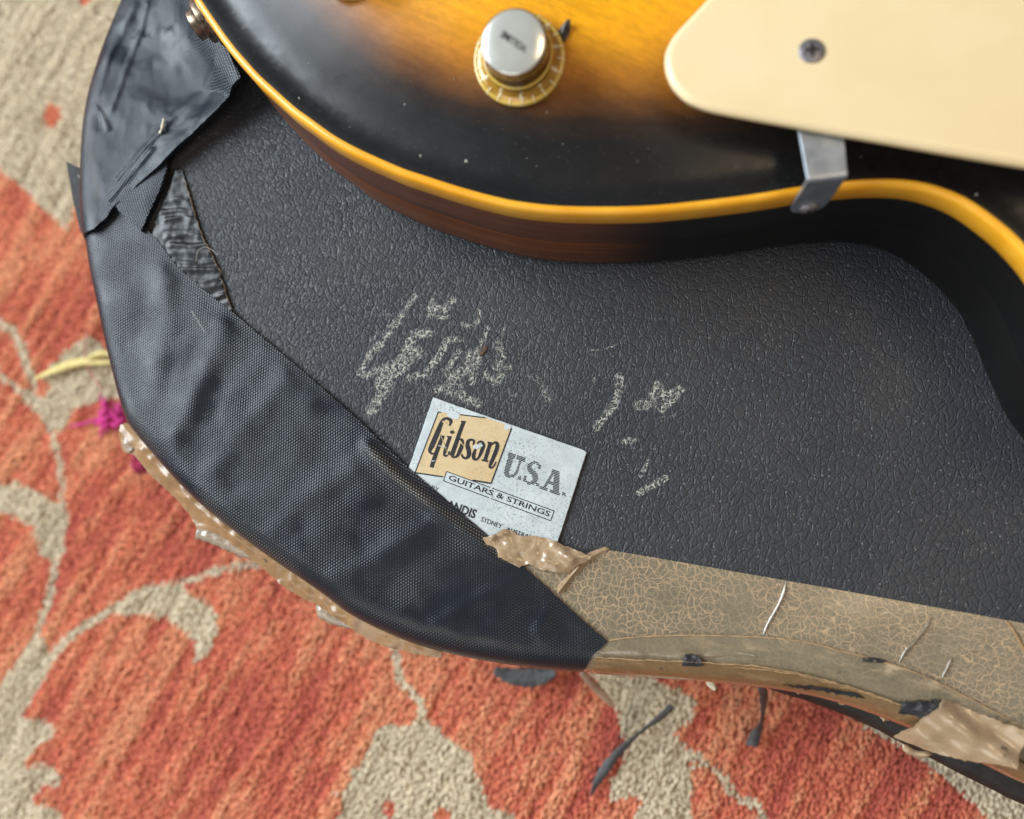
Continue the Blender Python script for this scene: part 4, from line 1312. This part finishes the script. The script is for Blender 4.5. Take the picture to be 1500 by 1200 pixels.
# side: two-piece mahogany, black from the waist on
wx = at(890, 330, EDGE)[0]
blk = sst(OUT[:, 0], wx - 0.012, wx + 0.020)
rs = [ring(-0.0035, ZT + 0.0004), ring(-0.0014, ZT + 0.0010), ring(-0.0004, ZT + 0.0028), ring(0, ZT + 0.006), ring(0.0, ZT + 0.0235), ring(-0.00012, ZT + 0.0238), ring(-0.00012, ZT + 0.0242), ring(0.0, ZT + 0.0245), ring(0, EDGE - 0.0080)]
loft('body_side', rs, M_side, guitar, attrs={'arc': np.tile(arcl, len(rs)), 'black': np.tile(blk, len(rs))})
mesh_obj('body_back', np.vstack([ring(-0.0036, ZT + 0.0005), [[c0[0], c0[1], ZT + 0.0005]]]), np.column_stack([np.roll(np.arange(nO), -1), np.arange(nO), np.full(nO, nO)]), M_side, guitar,
         attrs={'arc': np.zeros(nO + 1), 'black': np.ones(nO + 1)})
BW = 0.0020
rs = [ring(0.0, EDGE - 0.0081), ring(0.00022, EDGE - 0.0078), ring(0.00022, EDGE - 0.0016), ring(0.0, EDGE - 0.0007), ring(-0.0006, EDGE - 0.0001), ring(-0.0012, EDGE + 0.0001), ring(-BW, EDGE)]
loft('binding', rs, M_bind, guitar)
TOPO = OUT - ON * BW
# keep the inset outline simple in the tight cutaway
gpts = grid_points(TOPO, 0.0035)
V2, T = triangulate(TOPO, np.vstack([gpts] + [OUT - ON * k for k in (0.003, 0.0045, 0.007, 0.010)]), 0.0006)


def arch(P):
    d = dist_polyline(P, OUT, True)
    return EDGE + 0.0115 * sst(d, 0.006, 0.085) - 0.0006 * np.exp(-((d - 0.008) / 0.004) ** 2) * sst(d, BW, 0.006), d


za, de = arch(V2)
body_top = mesh_obj('body_top', np.column_stack([V2, za]), T, M_burst, guitar, attrs={'edge': de})


def on_top(px, py):
    z = EDGE
    for _ in range(6):
        p = at(px, py, z); z = float(arch(p[None, :2])[0][0])
    return at(px, py, z)


# dings in the lacquer
for (x, y, r, e) in [(683, 236, 2.3, 1.2), (616, 228, 1.4, 1.5), (593, 153, 0.9, 2.4), (801, 165, 0.9, 1.4), (438, 144, 1.1, 1.8), (786, 243, 0.7, 1), (825, 211, 0.8, 1), (1430, 285, 2.0, 0.7), (665, 116, 0.6, 2), (950, 218, 0.6, 1), (772, 232, 0.6, 1.4), (934, 237, 0.6, 1), (1128, 243, 0.7, 1), (1262, 229, 0.8, 1), (512, 186, 0.8, 1), (452, 93, 0.7, 2.5)]:
    c = on_top(x, y); V = []
    rr = r / 5.1e3
    for k in range(9):
        a = 2 * math.pi * k / 9; q = rr * (0.7 + 0.6 * random.random())
        V.append(c + np.array([math.cos(a) * q, math.sin(a) * q * e, 0.00006]))
    V.append(c + np.array([0, 0, 0.00016]))
    mesh_obj('lacquer_chip', V, [(k, (k + 1) % 9, 9) for k in range(9)], M_chip, body_top, smooth=False)

# pickguard on its stand-off
PGZ = EDGE + 0.0135
pg_px = [(1040, 0), (1022, 19), (1005, 37), (992, 51), (983, 63), (975, 80), (973, 93), (974, 106), (977, 117), (983, 130), (992, 141), (1003, 151), (1016, 158), (1042, 167), (1097, 178), (1170, 191), (1243, 204), (1317, 217), (1390, 230), (1500, 249), (1640, 272), (1690, 262), (1700, 200), (1680, 0), (1640, -150), (1500, -230), (1300, -200), (1130, -90)]
pgo = resample(smooth_curve(ats(pg_px, PGZ)[:, :2], 5, True), 0.0012, True); pgo = fix(pgo)
tg2 = np.roll(pgo, -1, 0) - np.roll(pgo, 1, 0); tg2 /= np.linalg.norm(tg2, axis=1)[:, None]; PN = np.stack([tg2[:, 1], -tg2[:, 0]], 1)
npg = len(pgo)


def pring(off, z):
    return np.column_stack([pgo + PN * off, np.full(npg, z)])


prs = [pring(-0.0004, PGZ), pring(0, PGZ + 0.0003), pring(0, PGZ + 0.0013), pring(-0.0002, PGZ + 0.0018), pring(-0.0011, PGZ + 0.0026), pring(-0.0016, PGZ + 0.00275), pring(-0.0022, PGZ + 0.0028)]
V = np.vstack(prs); i = np.arange(npg); nx = np.roll(i, -1)
F = np.vstack([np.column_stack([i + k * npg, nx + k * npg, nx + (k + 1) * npg, i + (k + 1) * npg]) for k in range(len(prs) - 1)])
Fl = [tuple(f) for f in F] + [tuple(range((len(prs) - 1) * npg, len(prs) * npg))] + [tuple(range(npg))[::-1]]
guard = mesh_obj('pickguard', V, Fl, M_guard, guitar)
tag(guard, 'cream plastic pickguard')


def screw(name, c, r, nrm, parent, rot=0.4, dome=0.35, mat=None):
    nrm = np.asarray(nrm, float); nrm /= np.linalg.norm(nrm)
    e1 = np.cross(nrm, [0.3, 1, 0.1]); e1 /= np.linalg.norm(e1); e2 = np.cross(nrm, e1)
    V = []; F = []; seg = 24
    profile = [(1.0, -0.1), (1.0, 0.05), (0.9, 0.5 * dome), (0.6, 0.85 * dome), (0.3, dome)]
    for rr, h in profile:
        for k in range(seg):
            a = 2 * math.pi * k / seg
            V.append(c + (e1 * math.cos(a) + e2 * math.sin(a)) * r * rr + nrm * h * r)
    for j in range(len(profile) - 1):
        for k in range(seg):
            k2 = (k + 1) % seg
            F.append((j * seg + k, j * seg + k2, (j + 1) * seg + k2, (j + 1) * seg + k))
    F.append(tuple((len(profile) - 1) * seg + k for k in range(seg)))
    o = mesh_obj(name, V, F, mat or M_screw, parent)
    # cross recess, as a dark brown star laid on the head, with sloping arms
    V = []; F = []
    top = c + nrm * (dome + 0.04) * r
    for q in range(4):
        a = rot + q * math.pi / 2
        d1 = e1 * math.cos(a) + e2 * math.sin(a); d2 = -e1 * math.sin(a) + e2 * math.cos(a)
        b0 = len(V)
        V += [top + d1 * r * 0.60 + d2 * r * 0.09 - nrm * r * 0.05, top + d1 * r * 0.60 - d2 * r * 0.09 - nrm * r * 0.05, top - d2 * r * 0.17, top + d2 * r * 0.17]
        F.append((b0, b0 + 3, b0 + 2, b0 + 1))
    mesh_obj('cross_recess', V, F, M_hole, o, smooth=False)
    return o


screw('screw', at(1189, 75, PGZ + 0.0028), 0.0036, (0, 0, 1), guard, rot=0.3, dome=0.22)

# bracket that holds the pickguard to the side
ZK = PGZ - 0.0010
lt = at(1168, 182, ZK); rt = at(1236, 194, ZK); lb = at(1182, 257, ZK); rb_ = at(1240.5, 250, ZK)
_w = min(-dist_polyline(q[None, :2], OUT, True)[0] if inside(q[None, :2], OUT)[0] else dist_polyline(q[None, :2], OUT, True)[0] for q in (lb, rb_))
_push = np.array([*ON[np.argmin(((OUT - ((lb + rb_) / 2)[:2]) ** 2).sum(1))], 0.0]) * max(0.0, 0.0017 - _w)
lb = lb + _push; rb_ = rb_ + _push
dl = (lb - lt) / np.linalg.norm(lb - lt); dr_ = (rb_ - rt) / np.linalg.norm(rb_ - rt)
drop = 0.0235
path = []
for f in (0.0, 0.5, 0.9):
    path.append((lt + (lb - dl * 0.0012 - lt) * f, rt + (rb_ - dr_ * 0.0012 - rt) * f, np.array([0, 0, 1.0])))
for a in np.linspace(0, math.pi / 2, 6):
    o_ = np.array([0, 0, -0.0012 * (1 - math.cos(a))])
    path.append((lb - dl * 0.0012 * (1 - math.sin(a)) + o_, rb_ - dr_ * 0.0012 * (1 - math.sin(a)) + o_, math.cos(a) * np.array([0, 0, 1.0]) + math.sin(a) * dl))
for f, nar in ((0.35, 0), (0.7, 0.0), (0.86, 0.02), (0.93, 0.07), (0.97, 0.15), (1.0, 0.30)):
    a_, b_ = lb + np.array([0, 0, -drop * f]), rb_ + np.array([0, 0, -drop * f])
    path.append((a_ + (b_ - a_) * nar, b_ - (b_ - a_) * nar, dl))
V = []; F = []
for (a_, b_, n_) in path:
    V += [a_, b_, b_ - n_ * 0.0011, a_ - n_ * 0.0011]
for k in range(len(path) - 1):
    for q in range(4):
        F.append((k * 4 + q, k * 4 + (q + 1) % 4, (k + 1) * 4 + (q + 1) % 4, (k + 1) * 4 + q))
F += [(0, 3, 2, 1), tuple(len(V) - 4 + q for q in range(4))]
brk = mesh_obj('pickguard_bracket', V, F, M_steel, guitar, smooth=False)
bv = brk.modifiers.new('edge', 'BEVEL'); bv.width = 0.0002; bv.segments = 2; bv.limit_method = 'ANGLE'
wd = brk.modifiers.new('wn', 'WEIGHTED_NORMAL')
mid = (lb + rb_) / 2 + np.array([0, 0, -drop * 0.84])
screw('screw', mid + dl * 0.0002, 0.0028, dl, brk, rot=0.2, dome=0.45, mat=M_screw)

# volume knob (and the skirt of the next one, just past the frame)
def lathe(name, prof, M4, mat, parent, seg=48, smooth=True, cap=True):
    V = []; F = []
    for r, h in prof:
        for k in range(seg):
            a = 2 * math.pi * k / seg
            V.append(M4 @ Vector((r * math.cos(a), r * math.sin(a), h)))
    for j in range(len(prof) - 1):
        for k in range(seg):
            k2 = (k + 1) % seg
            F.append((j * seg + k, j * seg + k2, (j + 1) * seg + k2, (j + 1) * seg + k))
    if cap: F.append(tuple((len(prof) - 1) * seg + k for k in range(seg)))
    return mesh_obj(name, [tuple(v) for v in V], F, mat, parent, smooth=smooth)


def knob(bpx, tpx, H, text, label):
    base = on_top(*bpx)
    r = RM @ np.array([(tpx[0] - 750) / FPX, (600 - tpx[1]) / FPX, -1.0]); r /= np.linalg.norm(r)
    oc = CAM - base; bq = oc @ r; cq = oc @ oc - H * H
    disc = max(bq * bq - cq, 0); cand = [CAM + r * (-bq - math.sqrt(disc)), CAM + r * (-bq + math.sqrt(disc))]
    top = max(cand, key=lambda q: q[2])
    axis = Vector(top - base).normalized()
    xax = Vector((1, 0, 0)); xax = (xax - axis * xax.dot(axis)).normalized(); yax = axis.cross(xax)
    M4 = Matrix(((xax.x, yax.x, axis.x, base[0]), (xax.y, yax.y, axis.y, base[1]), (xax.z, yax.z, axis.z, base[2]), (0, 0, 0, 1)))
    kn_ = lathe('volume_knob', [(0.0128, 0.0006), (0.0132, 0.0012), (0.0132, 0.0026), (0.0129, 0.0030), (0.0122, 0.0031), (0.0104, 0.0046), (0.0102, 0.0052), (0.0099, 0.0060)], M4, M_gold, guitar)
    tag(kn_, label)
    lathe('skirt_rim', [(0.0134, 0.0011), (0.0136, 0.0016), (0.0136, 0.0026), (0.0133, 0.0032), (0.0127, 0.00335), (0.0124, 0.0031)], M4, M_amber, kn_, cap=False)
    lathe('knob_barrel', [(0.0103, 0.0052), (0.0099, 0.0070), (0.0095, 0.0072), (0.0093, 0.0125), (0.0092, H - 0.0016), (0.0095, H - 0.0012), (0.0094, H - 0.0005), (0.0089, H - 0.0001)], M4, M_capside, kn_)
    lathe('barrel_ring', [(0.0100, 0.0066), (0.0104, 0.0071), (0.0103, 0.0077), (0.0098, 0.0080)], M4, M_amber, kn_, cap=False)
    cap_ = lathe('knob_cap', [(0.0089, H - 0.0003), (0.0088, H + 0.0001), (0.0084, H + 0.0003), (0.004, H + 0.00055), (0.0006, H + 0.0006)], M4, M_cap, kn_)
    # ticks and numerals on the skirt
    V = []; F = []
    for k in range(23):
        a = math.radians(-118 + 16.5 * (k - 6)) if k else 0
        a = math.radians(-219 + 16.5 * k)
        c, s = math.cos(a), math.sin(a); w = 0.00017
        b0 = len(V)
        for rr, hh in ((0.01365, 0.0024), (0.0132, 0.0034), (0.0116, 0.0038)):
            for sg in (-1, 1):
                V.append(tuple(M4 @ Vector((rr * c - sg * w * s, rr * s + sg * w * c, hh + 0.00008))))
        F += [(b0, b0 + 1, b0 + 3, b0 + 2), (b0 + 2, b0 + 3, b0 + 5, b0 + 4)]
    mesh_obj('skirt_tick', V, F, M_num, kn_, smooth=False)
    if text:
        for n_i in range(1, 11):
            a = math.radians(-120 + 33 * (n_i - 5))
            Vt, Ft = text_verts(str(n_i), 0.015); Vt = Vt - np.array([(Vt[:, 0].min() + Vt[:, 0].max()) / 2, 0.35]); Vt = Vt * 0.0026
            out = []
            for x, y in Vt:
                rr = 0.0112 - y; hh = 0.0040 + (0.0112 - rr) * 0.8
                aa = a + x / 0.0112
                out.append(tuple(M4 @ Vector((rr * math.cos(aa), rr * math.sin(aa), hh + 0.0001))))
            mesh_obj('numeral', out, Ft, M_num, kn_, smooth=False)
        Vt, Ft = text_verts(text, 0.02); c = (Vt.min(0) + Vt.max(0)) / 2; sc = 0.0084 / (Vt[:, 0].max() - Vt[:, 0].min())
        Vt = (Vt - c) * sc * np.array([1, 1.25]); a = math.radians(180 - 36)
        out = [tuple(M4 @ Vector((x * math.cos(a) - y * math.sin(a), x * math.sin(a) + y * math.cos(a), H + 0.00075))) for x, y in Vt]
        mesh_obj('cap_lettering', out, Ft, M_greyink, cap_, smooth=False)
    return kn_, M4


kn1, K4 = knob((762, 91), (752.5, 62), 0.0158, 'VOLUME', 'gold hat knob with silver cap lettered VOLUME')
knob((516, -62), (505, -100), 0.0158, '', 'gold hat knob just past the upper edge')
# little metal pointer under the skirt
pt = [on_top(821, 62), on_top(817, 48), on_top(831, 36), on_top(836, 36), on_top(835, 48), on_top(828, 62)]
V = [p + np.array([0, 0, 0.0008 + (0.0016 if k in (2, 3) else 0)]) for k, p in enumerate(pt)] + [p + np.array([0, 0, 0.0001]) for p in pt]
mesh_obj('knob_pointer', V, [(0, 1, 2, 3, 4, 5)[::-1], (6, 7, 8, 9, 10, 11)] + [(k, (k + 1) % 6, 6 + (k + 1) % 6, 6 + k) for k in range(6)], M_pointer, guitar, smooth=False)

# output jack on the side, at the upper left
jp = np.argmin(np.linalg.norm(OUT - at(300, 4, EDGE - 0.012)[None, :2], axis=1))
jn = Vector((ON[jp][0], ON[jp][1], 0)); jc = Vector((OUT[jp][0], OUT[jp][1], EDGE - 0.0165)) + Vector((tg[jp][0], tg[jp][1], 0)) * 0.003
jx = Vector((0, 0, 1)); jy = jn.cross(jx)
J4 = Matrix(((jx.x, jy.x, jn.x, jc.x), (jx.y, jy.y, jn.y, jc.y), (jx.z, jy.z, jn.z, jc.z), (0, 0, 0, 1)))
M_jack = mat_plain('jack_metal', (0.32, 0.24, 0.17), 0.3, metal=0.9, var=0.6, scale=500)
jack = lathe('output_jack', [(0.0105, -0.0005), (0.0105, 0.0008), (0.0098, 0.0012), (0.0074, 0.0012), (0.0074, 0.0034), (0.0066, 0.0040), (0.0050, 0.0040), (0.0050, 0.0066), (0.0046, 0.0070), (0.0032, 0.0070), (0.0032, 0.002)], J4, M_jack, guitar, seg=24)

# ------------------------------------------------------------------ scraps on the rug
M_grey = mat_plain('grey_vinyl_scrap', (0.10, 0.105, 0.112), 0.55, var=0.4, scale=300, bump=0.0004)
M_yellow = mat_plain('yellow_wool', (0.72, 0.60, 0.24), 0.9, var=0.2, scale=400)
M_pink = mat_plain('magenta_wool', (0.62, 0.035, 0.24), 0.9, var=0.35, scale=400)
M_rose = mat_plain('rose_thread', (0.60, 0.22, 0.20), 0.9)
M_clear = mat_packing('clear_tape_scrap', 0.0, (0.55, 0.47, 0.36), (0.7, 0.64, 0.55), 0.12, 0.0002)
def strip(name, px, widths, zs, mat, rolls, thick=0.0004, seed=1.0):
    """thin torn strip: flat section that twists along its length, ragged edges"""
    P = np.array([at(x, y, z) for (x, y), z in zip(px, zs)])
    Q_ = smooth_curve(np.column_stack([P, widths, rolls]), 7); m = len(Q_)
    V = []; F = []
    for i in range(m):
        t = Q_[min(i + 1, m - 1), :3] - Q_[max(i - 1, 0), :3]; t /= np.linalg.norm(t) + 1e-12
        sd = np.cross(t, [0, 0, 1.0]); sd /= np.linalg.norm(sd) + 1e-12; up = np.cross(sd, t)
        a = Q_[i, 4]; d = sd * math.cos(a) + up * math.sin(a); n_ = -sd * math.sin(a) + up * math.cos(a)
        w = Q_[i, 3]; r1 = 1 + 0.35 * mnoise.noise(Vector((i * 0.9, seed, 0))); r2 = 1 + 0.35 * mnoise.noise(Vector((i * 0.8, seed + 7, 3)))
        cup = n_ * w * 0.25
        V += [Q_[i, :3] + d * w * r1 + cup, Q_[i, :3], Q_[i, :3] - d * w * r2 + cup]
        V += [q - n_ * thick for q in V[-3:]]
    for i in range(m - 1):
        b = i * 6; c = b + 6
        F += [(b, b + 1, c + 1, c), (b + 1, b + 2, c + 2, c + 1), (b + 4, b + 3, c + 3, c + 4), (b + 5, b + 4, c + 4, c + 5), (b + 3, b, c, c + 3), (b + 2, b + 5, c + 5, c + 2)]
    F += [(0, 3, 4, 1), (1, 4, 5, 2)]; e = (m - 1) * 6; F += [(e, e + 1, e + 4, e + 3), (e + 1, e + 2, e + 5, e + 4)]
    return mesh_obj(name, V, F, mat, None)


o = strip('vinyl_strip', [(984, 1034), (965, 1052), (938, 1072), (905, 1102), (884, 1130), (872, 1150), (866, 1166)], [0.0014, 0.0019, 0.0016, 0.0020, 0.0022, 0.0016, 0.0007], [0.030, 0.024, 0.016, 0.0115, 0.0095, 0.0085, 0.0080], M_grey, [0.2, 0.6, 0.9, 0.4, 0.1, 0.5, 0.9], seed=2)
tag(o, 'long curled strip of grey vinyl hanging onto the rug below the case', 'vinyl strip', 'vinyl scraps under the case')
o = strip('vinyl_strip', [(1116, 1004), (1118, 1030), (1115, 1055), (1106, 1075), (1101, 1093)], [0.0016, 0.0020, 0.0015, 0.0026, 0.0024], [0.056, 0.036, 0.020, 0.0115, 0.0085], M_grey, [0.1, 0.5, 0.8, 0.2, 0.0], seed=5)
tag(o, 'short grey vinyl strip dangling from the case edge over dark red pile', 'vinyl strip', 'vinyl scraps under the case')
o = strip('vinyl_scrap', [(724, 982), (745, 989), (770, 992), (795, 990), (814, 984)], [0.0016, 0.0034, 0.0042, 0.0036, 0.0014], [0.016, 0.014, 0.013, 0.013, 0.014], M_grey, [0.2, 0.0, -0.2, 0.1, 0.3], seed=8)
tag(o, 'dark grey vinyl scrap peeping out below the black tape end', 'vinyl scrap', 'vinyl scraps under the case')
o = strip('tape_scrap', [(852, 985), (868, 1003), (885, 1020), (898, 1035)], [0.0012, 0.0018, 0.0016, 0.0007], [0.045, 0.036, 0.028, 0.022], M_clear, [0.3, 0.6, 0.2, 0.5], seed=11)
tag(o, 'pale clear tape scrap sticking down past the black tape end', 'tape scrap')
o = tube_obj('straw_bit', [(1036, 994), (1042, 1003), (1048, 1010)], [0.0010, 0.0013, 0.0008], [ZT - 0.018] * 3, M_fluff, None, squash=0.6, wob=0.4)
tag(o, 'tiny straw coloured chaff bit clinging under the brown tape edge', 'chaff')
ys = [[(52, 556), (75, 543), (100, 533), (125, 527), (150, 520), (170, 514)], [(60, 552), (88, 541), (120, 532), (145, 531), (172, 530)], [(128, 528), (140, 520), (158, 518), (175, 524)]]
yt = thing('yellow_yarn', tuple(at(110, 535, 0.007)), 'pale yellow yarn wisp lying on the rug left of the case', 'yarn')
for k, q in enumerate(ys):
    tube_obj('strand', q, [0.0007] + [0.0014] * (len(q) - 2) + [0.0008], [0.0085 + 0.0012 * k] * len(q), M_yellow, yt, squash=0.7, wob=0.6)
pk = thing('magenta_yarn', tuple(at(170, 610, 0.007)), 'bright magenta wool tuft on the rug beside the case corner', 'yarn')
for k in range(26):
    x0, y0 = 165 + random.uniform(-14, 14), 608 + random.uniform(-16, 14); a = random.uniform(0, 6.28); l_ = random.uniform(8, 22)
    q = [(x0 - l_ * math.cos(a), y0 - l_ * math.sin(a)), (x0 + random.uniform(-4, 4), y0 + random.uniform(-4, 4)), (x0 + l_ * math.cos(a), y0 + l_ * math.sin(a))]
    tube_obj('strand', q, [0.0004, 0.0010, 0.0004], [0.008, 0.010 + random.uniform(0, 0.004), 0.008], M_pink, pk, seg=6, squash=0.7, wob=0.4)
for q in ([(150, 612), (125, 620), (102, 625)], [(160, 605), (150, 590), (146, 575)]):
    tube_obj('strand', q, [0.0008, 0.0008, 0.0004], [0.009] * 3, M_pink, pk, seg=6, wob=0.5)
pk2 = thing('crimson_yarn', tuple(at(205, 680, 0.007)), 'small dark crimson wool knot below the brown tape corner', 'yarn')
for k in range(8):
    x0, y0 = 205 + random.uniform(-7, 7), 678 + random.uniform(-8, 9)
    tube_obj('strand', [(x0 - 8, y0 - 9), (x0, y0), (x0 + 7, y0 + 10)], [0.0006, 0.0018, 0.0006], [0.012, 0.014, 0.012], mat_plain('crimson_wool', (0.32, 0.012, 0.06), 0.9, var=0.3, scale=400) if k == 0 else bpy.data.materials['crimson_wool'], pk2, seg=6, squash=0.7)
thread('rose_thread', [(128, 480), (124, 510), (128, 535), (138, 556), (150, 570)], 0.00045, 0.0095, M_rose, None, 'thin rose thread lying across the beige patch of rug', 'thread')
